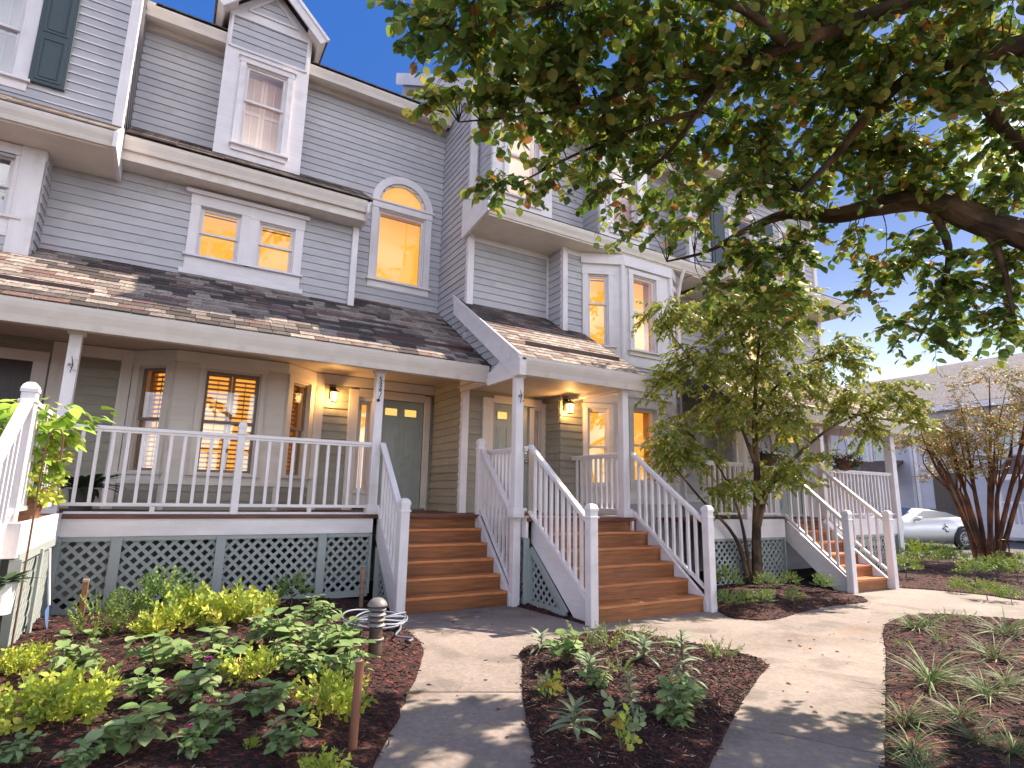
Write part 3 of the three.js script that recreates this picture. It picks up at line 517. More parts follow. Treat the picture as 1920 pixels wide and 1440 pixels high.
// ---- right-hand house with the small gabled porch and the two-storey bay
const right = thing('townhouse', 'grey clapboard townhouse with the short porch roof and the two-storey bay window', 'townhouse', [6, 0, -8], GRP);
{
  const h = right;
  bar(h, 'leak_block', 4.15, 8.85, 0, 8.2, -12.4, -9.75, mt.dark, 0);  // added block, keeps sky light out from behind
  wall(h, [XR, 0, 0], -HP, rect(W1 + .0, W2, 3.9, 8.42), [], mt.side, 3.8);
  wall(h, [XR, 0, 0], -HP, [[-8.45, 3.85], [-7.35, 3.14], [-6.7, 3.14], [-8.45, 4.50]], [], mt.side, 3.05);
  wall(h, [XR, 0, 0], -HP, rect(W1, W2, 0, 3.89), [], mt.sidePorch);
  cornerBoard(h, XR + .045, 1.12, 8.4, W2 + .02, .12, .1);
  wall(h, [0, 0, W2], 0, rect(XR, 5.7, 4.2, 5.84)); wall(h, [5.7, 0, 0], -HP, rect(W2, -8.0, 4.0, 5.84)); wall(h, [0, 0, -8.0], 0, rect(5.7, 6.14, 3.9, 5.84));
  cornerBoard(h, 5.73, 4.0, 5.84, -7.99, .1, .1); bar(h, 'corner_bead', 5.66, 5.70, 4.3, 5.84, W2, W2 + .04);
  bar(h, 'frieze', XR, 5.7, 5.70, 5.84, W2, W2 + .035); bar(h, 'frieze', 5.69, 6.13, 5.70, 5.84, -8.0, -7.96);
  // third floor
  wall(h, [0, 0, W2], 0, rect(XR, 8.82, 5.84, 8.42), [rect(4.5, 5.1, 6.3, 7.7), rect(6.8, 7.4, 6.3, 7.7)], mt.side, 4.3);
  pentRoof(h, 3.97, 9.08, -7.58, 6.02, W2, 6.42);
  gutter(h, 3.97, 9.08, 5.83, 6.01, -7.55); bar(h, 'soffit', 3.99, 9.05, 5.80, 5.835, W2 + .0, -7.62, mt.trimWarm);
  P(h, 'eave_end', prismX([[-7.54, 6.01], [-7.54, 5.84], [-8.5, 5.72], [-8.5, 6.42], [-8.4, 6.40]].map(p => [p[0] + 8, p[1]]), 3.93 - 6, 3.985 - 6), mt.trim);
  dormer(h, 4.18, 5.4, -7.9, 6.22, W2, { win: { inside: 'peach', shut: null } }); dormer(h, 6.5, 7.72, -7.9, 6.22, W2, { win: { inside: 'peach', shut: { leaves: 2, mat: mt.peachShut, tilt: .62 } } });
  bar(h, 'frieze', XR, 8.82, 8.3, 8.48, W2, W2 + .08); gutter(h, 3.95, 8.85, 8.34, 8.54, -8.05); bar(h, 'soffit', 3.95, 8.85, 8.40, 8.43, W2, -8.16, mt.trimWarm);
  P(h, 'main_roof', prismX([[-8.05, 8.5], [-8.05, 8.56], [-12.6, 11.75], [-12.6, 11.65]].map(p => [p[0] + 8, p[1]]), 3.9 - 6, 8.9 - 6), mt.shingle[1]);
  P(h, 'rake_board', prismX([[-8.02, 8.56], [-8.02, 8.28], [-12.6, 11.45], [-12.6, 11.76]].map(p => [p[0] + 8, p[1]]), 3.87 - 6, 3.92 - 6), mt.trim);
  P(h, 'gable_wall', prismX([[-8.5, 8.4], [-12.4, 8.4], [-12.4, 11.5], [-8.5, 8.82]].map(p => [p[0] + 8, p[1]]), 3.98 - 6, 4.03 - 6), mt.side[2]);
  // two-storey bay
  const A = [6.12, -8.0], B = [6.82, -7.68], C = [8.03, -7.68], D = [8.6, -8.0];
  const q = { mat: mt.trim, side: [[.0, 1.3], [3.28, 3.72]], bands: [[5.60, 5.795, .06], [3.72, 3.78, .035], [3.16, 3.26, .035], [1.3, 1.36, .035]] };
  const wu = { inside: 'amber', crown: false, mat: mt.trim }, ws = { ...wu, inside: 'orange' };
  const L = Math.hypot(.5, .7);
  bayFace(h, A, B, 0, 5.80, [{ u: .12, w: .38, y: 4.06, h: 1.34, q: { ...wu, meet: .6 } }, { u: .1, w: .38, y: 1.6, h: 1.33, q: wu }], q);
  bayFace(h, B, C, 0, 5.80, [{ u: .24, w: .58, y: 4.04, h: 1.44, q: { ...wu, meet: .52 } }, { u: .18, w: .56, y: 1.66, h: 1.32, q: ws }], q);
  bayFace(h, C, D, 0, 5.80, [{ u: .14, w: .36, y: 4.06, h: 1.34, q: wu }], q);
  for (const p of [B, C]) P(h, 'corner_board', new THREE.CylinderGeometry(.055, .055, 5.8, 8), mt.trim, WP(h, [p[0], 2.9, p[1] + .0]));
  P(h, 'downspout', tube([[8.35, 5.86, -7.6, .035], [8.35, 5.7, -7.66, .035], [8.38, 5.4, -7.8, .035], [8.38, 1, -7.8, .035], [8.38, 0, -7.8, .035]].map(p => [...WP(h, p), p[3]]), 8), mt.trim);
  // porch back wall
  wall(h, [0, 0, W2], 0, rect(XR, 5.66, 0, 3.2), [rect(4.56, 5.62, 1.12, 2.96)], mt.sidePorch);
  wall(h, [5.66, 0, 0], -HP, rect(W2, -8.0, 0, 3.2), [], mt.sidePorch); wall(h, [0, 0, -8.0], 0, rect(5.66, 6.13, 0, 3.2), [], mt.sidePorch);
  bar(h, 'door_casing', 4.40, 4.60, 1.12, 3.0, W2, W2 + .05, mt.trimWarm); bar(h, 'door_casing', 5.32, 5.42, 1.12, 2.9, W2 - .03, W2 + .04, mt.trimWarm); bar(h, 'door_casing', 5.56, 5.70, 1.12, 3.0, W2, W2 + .05, mt.trimWarm); bar(h, 'door_head', 4.60, 5.56, 2.92, 3.05, W2, W2 + .05, mt.trimWarm);
  panelDoor(h, [4.95, 2.02, W2 - .03], 0, .74, 1.8, { knob: 1 });
  windowUnit(h, [5.425, 1.42, W2 - .02], 0, .13, 1.45, { cw: .01, head: .05, sill: .2, double: false, crown: false, inside: 'orange', mat: mt.trimWarm });
  P(h, 'porch_ceiling', bx(2.3, .03, 1.84), mt.ceil, WP(h, [5.1, 3.115, -7.55]));
  // porch roof, rake and eave
  const tones = (x, d) => mt.shingle[d < 1.3 ? pick([3, 4, 4, 3, 2, 5]) : pick([0, 1, 2, 5, 1])];  // lower courses get paler shingles, painting in the sunlit part of the slope
  shingleRoof(h, 3.93, 6.16, -6.46, 3.235, .665, W2, { tones });
  P(h, 'rake_board', prismX([[-6.42, 3.26], [-6.42, 2.98], [-6.56, 2.98], [-8.62, 4.40], [-8.62, 4.70]].map(p => [p[0] + 8, p[1]]), 3.89 - 6, 3.93 - 6), mt.trim);
  P(h, 'rake_trim', prismX([[-6.42, 3.27], [-6.42, 3.2], [-8.62, 4.66], [-8.62, 4.73]].map(p => [p[0] + 8, p[1]]), 3.87 - 6, 3.89 - 6), mt.trim);
  P(h, 'eave_return', prismX([[-6.43, 3.22], [-6.43, 2.985], [-7.42, 2.985], [-7.42, 3.13], [-6.9, 3.36], [-6.6, 3.3]].map(p => [p[0] + 8, p[1]]), 3.94 - 6, 4.0 - 6), mt.trim);
  gutter(h, 3.935, 6.17, 3.0, 3.245, -6.43); bar(h, 'porch_beam', 3.96, 5.96, 3.03, 3.2, -6.70, -6.58); bar(h, 'porch_beam', 5.83, 5.95, 3.03, 3.19, -7.99, -6.72); bar(h, 'porch_beam', 3.96, 4.02, 3.03, 3.19, -8.40, -6.72); bar(h, 'soffit', 3.96, 6.15, 3.01, 3.03, -6.6, -6.5, mt.trimWarm);
  snowRail(h, 4.25, 6.0, -6.86, 3.50);
  // deck, posts, railings, steps
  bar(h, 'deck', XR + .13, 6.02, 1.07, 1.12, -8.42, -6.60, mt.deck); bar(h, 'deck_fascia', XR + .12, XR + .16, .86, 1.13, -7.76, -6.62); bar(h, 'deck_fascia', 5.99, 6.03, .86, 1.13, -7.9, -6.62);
  porchPost(h, 4.01, -6.65, 1.12, 3.03); porchPost(h, 5.88, -6.65, 1.12, 3.03);
  railing(h, [4.2, 1.12, -7.8], [4.2, 1.12, -6.72], { sp: .11 }); railing(h, [5.9, 1.12, -7.96], [5.9, 1.12, -6.72], { sp: .12 });
  stairs(h, 4.33, 6.1, DK, -6.64, -5.42);
  railing(h, [4.18, 1.13, -6.58], [4.26, .21, -5.45], { low: .07, sp: .115 }); railing(h, [5.98, 1.13, -6.58], [6.16, .21, -5.45], { low: .07, sp: .115 });
  newel(h, 4.26, 0, -5.39, 1.25, .11); newel(h, 6.17, 0, -5.38, 1.25, .11);
  lattice(h, [4.2, 0, 0], -HP, [[-7.5, .05], [-6.66, .05], [-6.66, .86], [-7.5, .86]]); lattice(h, [4.26, 0, 0], -HP, [[-6.64, .05], [-5.85, .05], [-6.64, .72]]);
}
// ---- far house at the end of the row
const farHome = thing('townhouse', 'far end townhouse of the row, half hidden behind the small tree', 'townhouse', [11, 0, -8], GRP);
{
  const h = farHome, XE = 13.25;
  bar(h, 'leak_block', 8.9, 13.1, 0, 8.2, -12.4, -9.0, mt.dark, 0);  // added block behind the end house, shuts out stray sky light
  wall(h, [8.82, 0, 0], -HP, rect(W2, -7.9, 5.9, 8.42), [], mt.side, 4.3);
  wall(h, [0, 0, -7.9], 0, rect(8.82, XE, 5.84, 8.42), [rect(10.2, 10.95, 6.3, 7.7), rect(12, 12.7, 6.3, 7.7)], mt.side, 4.3);
  cornerBoard(h, 8.86, 5.9, 8.42, -7.89, .12, .1); cornerBoard(h, XE - .05, 0, 8.42, -7.89, .12, .1);
  windowUnit(h, [10.2, 6.3, -7.9], 0, .75, 1.4, { inside: 'dimRoom', crown: false }); windowUnit(h, [12, 6.3, -7.9], 0, .7, 1.4, { inside: 'dimRoom', crown: false });
  for (const x of [9.72, 11.42]) { const s = P(h, 'shutter', bx(.42, 1.5, .04, .004), mt.shutter, WP(h, [x, 7, -7.86])); P(s, 'shutter_panel', bb(-.14, .14, -.65, .65, .018, .03), mt.shutter); }
  pentRoof(h, 9.1, XE + .1, -7.1, 5.92, -7.9, 6.3); gutter(h, 9.1, XE + .1, 5.72, 5.91, -7.07); bar(h, 'soffit', 9.12, XE + .1, 5.69, 5.72, W2 + .03, -7.15, mt.trimWarm); bar(h, 'soffit', 8.62, 9.1, 5.76, 5.79, W2 + .03, -7.62, mt.trimWarm);
  P(h, 'eave_end', prismX([[-7.06, 5.91], [-7.06, 5.72], [-7.95, 5.62], [-7.95, 6.3]].map(p => [p[0] + 8, p[1]]), 9.06 - 11, 9.1 - 11), mt.trim);
  wall(h, [0, 0, W2], 0, rect(8.2, 9.95, 0, 5.84)); wall(h, [9.95, 0, 0], -HP, rect(W2, -7.9, 0, 5.7)); wall(h, [0, 0, -7.9], 0, rect(9.95, XE, 0, 5.7), [rect(10.5, 11.3, 4.2, 5.3), rect(11.2, 12.1, 1.1, 2.95)]);
  cornerBoard(h, 9.98, 0, 5.7, -7.89, .1, .1); windowUnit(h, [10.5, 4.2, -7.9], 0, .8, 1.1, { inside: 'amber' });
  wall(h, [XE, 0, 0], HP, rect(7.9, 12.5, 0, 8.42)); 
  bar(h, 'frieze', 8.82, XE, 8.3, 8.48, -7.9, -7.82); gutter(h, 8.85, XE + .2, 8.34, 8.54, -7.5); bar(h, 'soffit', 8.85, XE + .2, 8.40, 8.43, -7.9, -7.6, mt.trimWarm);
  P(h, 'main_roof', prismX([[-7.5, 8.5], [-7.5, 8.56], [-12, 11.6], [-12, 11.5]].map(p => [p[0] + 8, p[1]]), 8.9 - 11, XE + .2 - 11), mt.shingle[1]);
  panelDoor(h, [11.65, 2.02, -7.93], 0, .86, 1.82, { mat: mt.door }); bar(h, 'door_casing', 11.08, 11.22, 1.1, 3, -7.9, -7.85); bar(h, 'door_casing', 12.08, 12.22, 1.1, 3, -7.9, -7.85);
  windowUnit(h, [8.85, 1.5, W2], 0, .7, 1.35, { inside: 'amber', crown: false });
  // porch
  shingleRoof(h, 8.4, 13.95, -6.30, 3.10, .665, -7.9, { max: 120 });
  gutter(h, 8.4, 13.98, 2.84, 3.07, -6.28); bar(h, 'porch_beam', 8.45, 13.9, 2.86, 3.06, -6.66, -6.54);
  P(h, 'rake_board', prismX([[-6.28, 3.12], [-6.28, 2.88], [-7.9, 3.95], [-7.9, 4.2]].map(p => [p[0] + 8, p[1]]), 8.36 - 11, 8.4 - 11), mt.trim);
  P(h, 'rake_board', prismX([[-6.28, 3.12], [-6.28, 2.88], [-7.9, 3.95], [-7.9, 4.2]].map(p => [p[0] + 8, p[1]]), 13.95 - 11, 13.99 - 11), mt.trim);
  P(h, 'porch_ceiling', bx(5.4, .03, 1.25), mt.ceil, WP(h, [11.2, 2.95, -7.25]));
  bar(h, 'deck', 7.5, 13.5, 1.03, 1.08, -8.4, -6.58, mt.deck); bar(h, 'deck_fascia', 7.5, 9.5, .78, 1.09, -6.62, -6.57); bar(h, 'deck_fascia', 10.7, 13.5, .78, 1.09, -6.62, -6.57);
  porchPost(h, 8.55, -6.62, 1.08, 2.86); porchPost(h, 10.8, -6.62, 1.08, 2.86); porchPost(h, 13.32, -6.62, .2, 2.86, .16);
  railing(h, [7.55, 1.08, -6.62], [9.45, 1.08, -6.62], { sp: .125 }); railing(h, [10.86, 1.08, -6.62], [13.25, 1.08, -6.62], { sp: .125 }); railing(h, [13.4, 1.08, -7.8], [13.4, 1.08, -6.7], { sp: .125 });
  stairs(h, 9.62, 10.62, 1.08, -6.62, -5.5);
  railing(h, [9.5, 1.1, -6.56], [9.52, .2, -5.55], { low: .07, sp: .125 }); railing(h, [10.68, 1.1, -6.56], [10.68, .2, -5.5], { low: .07, sp: .125 });
  newel(h, 9.52, 0, -5.48, 1.2, .115); newel(h, 10.68, 0, -5.45, 1.2, .115);
  lattice(h, [0, 0, -6.6], 0, rect(7.5, 9.45, .05, .78), {}); lattice(h, [0, 0, -6.6], 0, rect(10.75, 13.2, .05, .78), { mat: mt.lattice });
}
// ------------------------------------------------------------------ ground, paths, beds
{
  const g = new THREE.PlaneGeometry(400, 400, 1, 1).rotateX(-HP).translate(10, -.06, -20); struct('ground', uvBox(g, .5), mt.soil);
  const rd = slab([[18.2, 6], [31, 6], [31, 40], [17.4, 40], [17.4, 9.6]].map(p => [p[0], p[1]]), [], .05).rotateX(-HP); // y up, z = -v
  struct('street', rd.translate(0, -.055, 0), mt.asphalt);
  struct('street_apron', slab([[20.6, -10], [31, -10], [31, 6], [18.2, 6]], [], .05).rotateX(-HP).translate(0, -.055, 0), mt.asphalt);
  const kb = struct('kerb', slab([[18.05, 6], [18.2, 6], [17.4, 9.6], [17.4, 40], [17.25, 40], [17.25, 9.6]], [], .1).rotateX(-HP).translate(0, -.05, 0), mt.conc);
  struct('lawn', slab([[-40, -40], [-2.6, -40], [-2.6, 1], [-40, 1]], [], .02).rotateX(-HP).translate(0, -.04, 0), mt.soil);
}
{ // pale paving added behind the camera to bounce sunlight onto the facades
  struct('bounce_paving', slab([[-30, -1.6], [17, -1.6], [17, -26], [-30, -26]].map(p => [p[0], p[1]]), [], .03).rotateX(-HP).translate(0, -.05, 0), mt.conc);
}
{ // concrete walk: separate slabs with open joints (v = -z)
  const polys = [
    [[.75, 4.70], [2.95, 3.57], [2.9, .6], [-.6, .6]],
    [[.76, 4.725], [2.96, 3.595], [3.3, 3.0], [4.70, 3.535], [5.42, 2.38], [9.0, 3.9], [8.05, 4.43], [8.98, 4.92], [9.44, 5.62], [6.2, 5.7], [6.2, 6.9], [2.3, 6.95]],
    [[3.31, 2.99], [4.72, 3.51], [5.44, 2.36], [4.3, 1.0], [3.05, 3.2]],
    [[3.29, 2.97], [3.06, 3.15], [4.28, .98], [3.6, .3], [1.2, .3], [1.2, 2.4]],
    [[8.07, 4.44], [9.02, 3.91], [9.9, 2.7], [12.5, .5], [15, 1.2], [11.6, 3.6], [11.4, 4.9], [10.9, 5.6], [9.46, 5.64], [9.0, 4.93]],
  ];
  // joint between the two near slabs of the right-hand walk follows the dark crack
  polys[2] = [[3.30, 2.715], [3.0, 3.3], [4.72, 3.51], [5.44, 2.36], [3.9, 1.6], [3.70, 2.015]];
  polys[3] = [[3.275, 2.705], [2.97, 3.28], [1.5, 2.6], [1.5, .3], [3.2, .3], [3.88, 1.585], [3.675, 2.005]];
  const w = struct('walkway', bb(.5, 11, -.058, -.05, -6.5, -.5), mt.soil);
  for (const p of polys) P(w, 'concrete_slab', uvBox(slab(p, [], .045, .004).rotateX(-HP)), mt.conc, [0, -.0455 + rr(0, .002), 0]);
}
function smoothPoly(pts, n = 150) { const c = new THREE.CatmullRomCurve3(pts.map(p => new THREE.Vector3(p[0], 0, p[1])), true, 'centripetal'); return Array.from({ length: n }, (_, i) => { const p = c.getPointAt(i / n); return [p.x, p.z]; }); }
const inside = (p, x, z) => { let c = false; for (let i = 0, j = p.length - 1; i < p.length; j = i++) if ((p[i][1] > z) !== (p[j][1] > z) && x < (p[j][0] - p[i][0]) * (z - p[i][1]) / (p[j][1] - p[i][1]) + p[i][0]) c = !c; return c; };
const bedList = [];
function bed(pts, ctr, hgt, rings = 44, n = 190) {
  const b = smoothPoly(pts, n), pos = [], uv = [], idx = [];
  const yAt = (x, z, s) => hgt * (1 - Math.pow(s, 3)) + .045 * (fbm(x * 3.1, z * 3.1, 3) - .5) * (1 - Math.pow(s, 8)) + .02 * (fbm(x * 14, z * 14, 2) - .5) + (s > .985 ? -.03 : .012);
  for (let i = 0; i <= rings; i++) for (let j = 0; j < n; j++) { const s = 1 - Math.pow(1 - i / rings, 1.4), wob = s > .9 ? 1 + .012 * (vn(j * .9, 3) - .5) : 1, x = ctr[0] + (b[j][0] - ctr[0]) * s * wob, z = ctr[1] + (b[j][1] - ctr[1]) * s * wob; pos.push(x, yAt(x, z, s), z); uv.push(x, z); }
  for (let i = 0; i < rings; i++) for (let j = 0; j < n; j++) { const a = i * n + j, c = i * n + (j + 1) % n; idx.push(a, c, a + n, c, c + n, a + n); }
  const g = new THREE.BufferGeometry(); g.setAttribute('position', new THREE.Float32BufferAttribute(pos, 3)); g.setAttribute('uv', new THREE.Float32BufferAttribute(uv, 2)); g.setIndex(idx); g.computeVertexNormals();
  const m = struct(numbered('planting_bed'), g, mt.mulch); m.material.side = THREE.DoubleSide;
  const sOf = (x, z) => { const a = Math.atan2(z - ctr[1], x - ctr[0]); let best = 9, s = 0; for (let j = 0; j < n; j++) { const d = Math.abs(Math.atan2(Math.sin(Math.atan2(b[j][1] - ctr[1], b[j][0] - ctr[0]) - a), Math.cos(Math.atan2(b[j][1] - ctr[1], b[j][0] - ctr[0]) - a))); if (d < best) { best = d; s = Math.hypot(x - ctr[0], z - ctr[1]) / Math.hypot(b[j][0] - ctr[0], b[j][1] - ctr[1]); } } return s; };
  const o = { poly: b, y: (x, z) => yAt(x, z, Math.min(1, sOf(x, z))) }; bedList.push(o); return o;
}
const bedL = bed([[2.46, -7.4], [2.44, -6.75], [2.37, -5.98], [2.26, -5.3], [2.03, -4.77], [1.77, -4.3], [1.33, -3.52], [.95, -2.9], [.4, -2.0], [-1.2, -1.4], [-3.4, -2.2], [-3.6, -6], [-3, -8.6], [.5, -8.9], [2.4, -8.6]], [.2, -5.6], .14);
const bedM = bed([[2.78, -4.47], [3.0, -4.85], [3.52, -5.05], [4.0, -5.1], [4.45, -4.97], [4.66, -4.4], [4.76, -3.56], [4.26, -3.26], [3.57, -2.89], [2.9, -2.5], [2.2, -2.1], [1.6, -1.8], [1.4, -2.1], [1.84, -2.82], [2.06, -3.25], [2.36, -3.8]], [3.1, -3.6], .07);
const bedR = bed([[7.2, -3.86], [7.7, -4.04], [8.64, -4.1], [9.6, -3.2], [12, -1.0], [11, .6], [3.4, .2], [2.2, -1.2], [3.49, -1.95], [4.14, -2.28], [5.09, -2.76], [6.16, -3.31]], [6.3, -2.0], .07);
const bedT = bed([[6.22, -5.35], [6.05, -4.98], [6.2, -4.74], [6.5, -4.68], [7.17, -4.81], [8.02, -4.92], [8.98, -4.93], [9.45, -5.6], [9.5, -6.4], [9.4, -7.2], [7.2, -7.4], [6.3, -7.0]], [7.7, -6], .07);
const bedS = bed([[4.1, -7.4], [4.1, -6.5], [4.2, -5.7], [4.22, -5.46], [4.3, -5.4], [4.9, -6], [4.9, -7.4]], [4.5, -6.6], .03, 16, 80);
const bedF = bed([[10.72, -5.6], [11.1, -5.01], [11.3, -4.4], [11.24, -3.92], [12.4, -2.8], [15, -1.2], [18, -3.5], [17.9, -6], [17.1, -9.2], [14.2, -9], [13.4, -7], [11, -6.6]], [14, -5.6], .09);
function scatter(list, kinds, name, label, category) {
  const g = bx(1, .35, .16), im = new THREE.InstancedMesh(g, M(1, 1, 1, { roughness: 1 }), list.length), m = new THREE.Matrix4(), q = new THREE.Quaternion(), e = new THREE.Euler(); im.name = name;
  list.forEach((p, i) => { const k = p.straw, L = k ? rr(.02, .075) : rr(.012, .06); e.set(rr(-.35, .35), rr(0, 6.3), rr(-.3, .3)); q.setFromEuler(e); m.compose(new THREE.Vector3(p.x, p.y + .004, p.z), q, new THREE.Vector3(L, k ? .006 : rr(.008, .022), k ? .016 : rr(.02, .055))); im.setMatrixAt(i, m); const c = k ? pick([[.42, .30, .18], [.34, .22, .13], [.5, .38, .26]]) : pick([[.042, .018, .015], [.032, .0145, .0125], [.06, .025, .021], [.022, .011, .010], [.075, .036, .029], [.016, .009, .008]]); im.setColorAt(i, lin(...c)); });
  im.userData = { kind: 'stuff', label, category }; im.castShadow = im.receiveShadow = true; scene.add(im);
}
const chipsIn = (b, n, x0, x1, z0, z1, strawP) => { const l = []; let k = 0; while (l.length < n && k++ < n * 6) { const x = rr(x0, x1), z = rr(z0, z1); if (!inside(b.poly, x, z)) continue; l.push({ x, z, y: b.y(x, z), straw: rnd() < strawP }); } return l; };
scatter(chipsIn(bedL, 9000, -1.6, 2.45, -8.2, -2.2, .07), 0, 'mulch_chips', 'shredded brown bark mulch and straw in the large left bed', 'mulch');
scatter(chipsIn(bedM, 7000, 1.5, 4.8, -5.1, -1.8, .08), 0, 'mulch_chips_001', 'shredded brown bark mulch in the island bed between the walks', 'mulch');
scatter(chipsIn(bedR, 6500, 2.4, 9.5, -4.1, -.6, .08), 0, 'mulch_chips_002', 'shredded brown bark mulch among the grass clumps at right', 'mulch');
scatter([...chipsIn(bedT, 1500, 6, 9.5, -6.6, -4.7, .05), ...chipsIn(bedS, 250, 4.1, 4.6, -7, -5.4, .05), ...chipsIn(bedF, 900, 10.7, 14, -6.4, -3, .05)], 0, 'mulch_chips_003', 'shredded brown bark mulch around the small tree and beyond', 'mulch');
// ------------------------------------------------------------------ leaves and plants
function leafGeo(L, W, o = {}) {   // leaf along +x, pointed or rounded, folded on its midrib and bent
  const { fold = .18, droop = .25, tip = 1, n = 5 } = o, pos = [], idx = [];
  for (let i = 0; i <= n; i++) { const t = i / n, w = W / 2 * Math.pow(Math.sin(Math.PI * Math.pow(t, tip)), .8), x = L * t, y = -droop * L * t * t; pos.push(x, y + fold * w, w, x, y, 0, x, y + fold * w, -w); }
  for (let i = 0; i < n; i++) { const a = i * 3; idx.push(a, a + 3, a + 1, a + 1, a + 3, a + 4, a + 1, a + 4, a + 2, a + 2, a + 4, a + 5); }
  const g = new THREE.BufferGeometry(); g.setAttribute('position', new THREE.Float32BufferAttribute(pos, 3)); g.setIndex(idx); g.computeVertexNormals(); return g;
}
const LM = (r, g, b, tr = .35) => new THREE.MeshPhysicalMaterial({ color: lin(r, g, b), roughness: .62, transmission: tr, thickness: 0, side: THREE.DoubleSide, specularIntensity: .35 });
const lm = {
  green: [LM(0.183, 0.281, 0.0915), LM(0.134, 0.226, 0.0732), LM(0.232, 0.329, 0.11), LM(0.293, 0.366, 0.171)],
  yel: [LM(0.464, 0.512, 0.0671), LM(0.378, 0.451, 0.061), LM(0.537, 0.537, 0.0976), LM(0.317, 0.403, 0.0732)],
  box: [LM(0.159, 0.256, 0.0671), LM(0.232, 0.329, 0.0854), LM(0.122, 0.207, 0.0549)],
  grey: [LM(0.207, 0.281, 0.171), LM(0.159, 0.232, 0.14), LM(0.268, 0.342, 0.22)],
  grass: [LM(0.146, 0.232, 0.0732), LM(0.11, 0.189, 0.061), LM(0.268, 0.329, 0.134)],
  vine: [LM(0.342, 0.512, 0.061), LM(0.244, 0.415, 0.0549), LM(0.439, 0.561, 0.0854)],
  dark: [LM(.035, .075, .03), LM(.05, .09, .035)],
  pink: [M(.55, .10, .26), M(.6, .22, .34)],
  orange: [LM(.5, .26, .03), LM(.45, .33, .05)],
};
const placeLeaf = (g, p, dir, roll, s) => { const x = dir.clone().normalize(), up = Math.abs(x.y) > .97 ? new THREE.Vector3(1, 0, 0) : new THREE.Vector3(0, 1, 0), z = new THREE.Vector3().crossVectors(x, up).normalize(), y = new THREE.Vector3().crossVectors(z, x); return new THREE.Matrix4().makeBasis(x, y, z).multiply(new THREE.Matrix4().makeRotationX(roll)).multiply(new THREE.Matrix4().makeScale(s, s, s)).setPosition(p.x, p.y, p.z); };
const V = (x, y, z) => new THREE.Vector3(x, y, z);
function addLeaf(parent, name, g, mat, p, dir, roll, s) { const m = P(parent, name, g, mat); m.applyMatrix4(placeLeaf(g, p, dir, roll, s)); return m; }
function sprigGeo(n, L, lg, spread = .9) {   // little twig of leaves along +x
  const l = []; for (let i = 0; i < n; i++) { const t = (i + .5) / n, a = i * 2.4, d = V(.6 + .5 * t, Math.sin(a) * spread, Math.cos(a) * spread); const g = lg.clone(); g.applyMatrix4(placeLeaf(g, V(L * t, 0, 0), d, rr(-.5, .5), rr(.75, 1.15) * (1 - .25 * t))); l.push(g); }
  const st = new THREE.CylinderGeometry(.0012, .002, L, 3).rotateZ(-HP).translate(L / 2, 0, 0); st.deleteAttribute('uv'); l.push(st);
  return mergeGeometries(l.map(g => { const c = g.toNonIndexed(); c.deleteAttribute('uv'); return c; }));
}
const lf = { hyd: leafGeo(.12, .085, { tip: .85, droop: .35 }), hyd2: leafGeo(.10, .06, { tip: .8, droop: .5 }), lance: leafGeo(.15, .034, { droop: .55, n: 6 }), small: leafGeo(.03, .018), tiny: leafGeo(.022, .01), blade: leafGeo(.32, .009, { droop: .75, fold: .1, n: 7 }), oval: leafGeo(.06, .036), big: leafGeo(.14, .10, { tip: .75, droop: .4 }), vine: leafGeo(.12, .085, { tip: .7, droop: .3 }) };
const sprigs = { small: [0, 1].map(() => sprigGeo(11, .12, lf.small)), tiny: [0, 1].map(() => sprigGeo(14, .13, lf.tiny, .7)), needle: [0, 1].map(() => sprigGeo(18, .16, lf.tiny, .9)), mid: [0, 1].map(() => sprigGeo(10, .12, leafGeo(.038, .022))), oval: [0, 1].map(() => sprigGeo(8, .14, lf.oval)) };
const stemM = M(.12, .10, .05, { roughness: .9 });
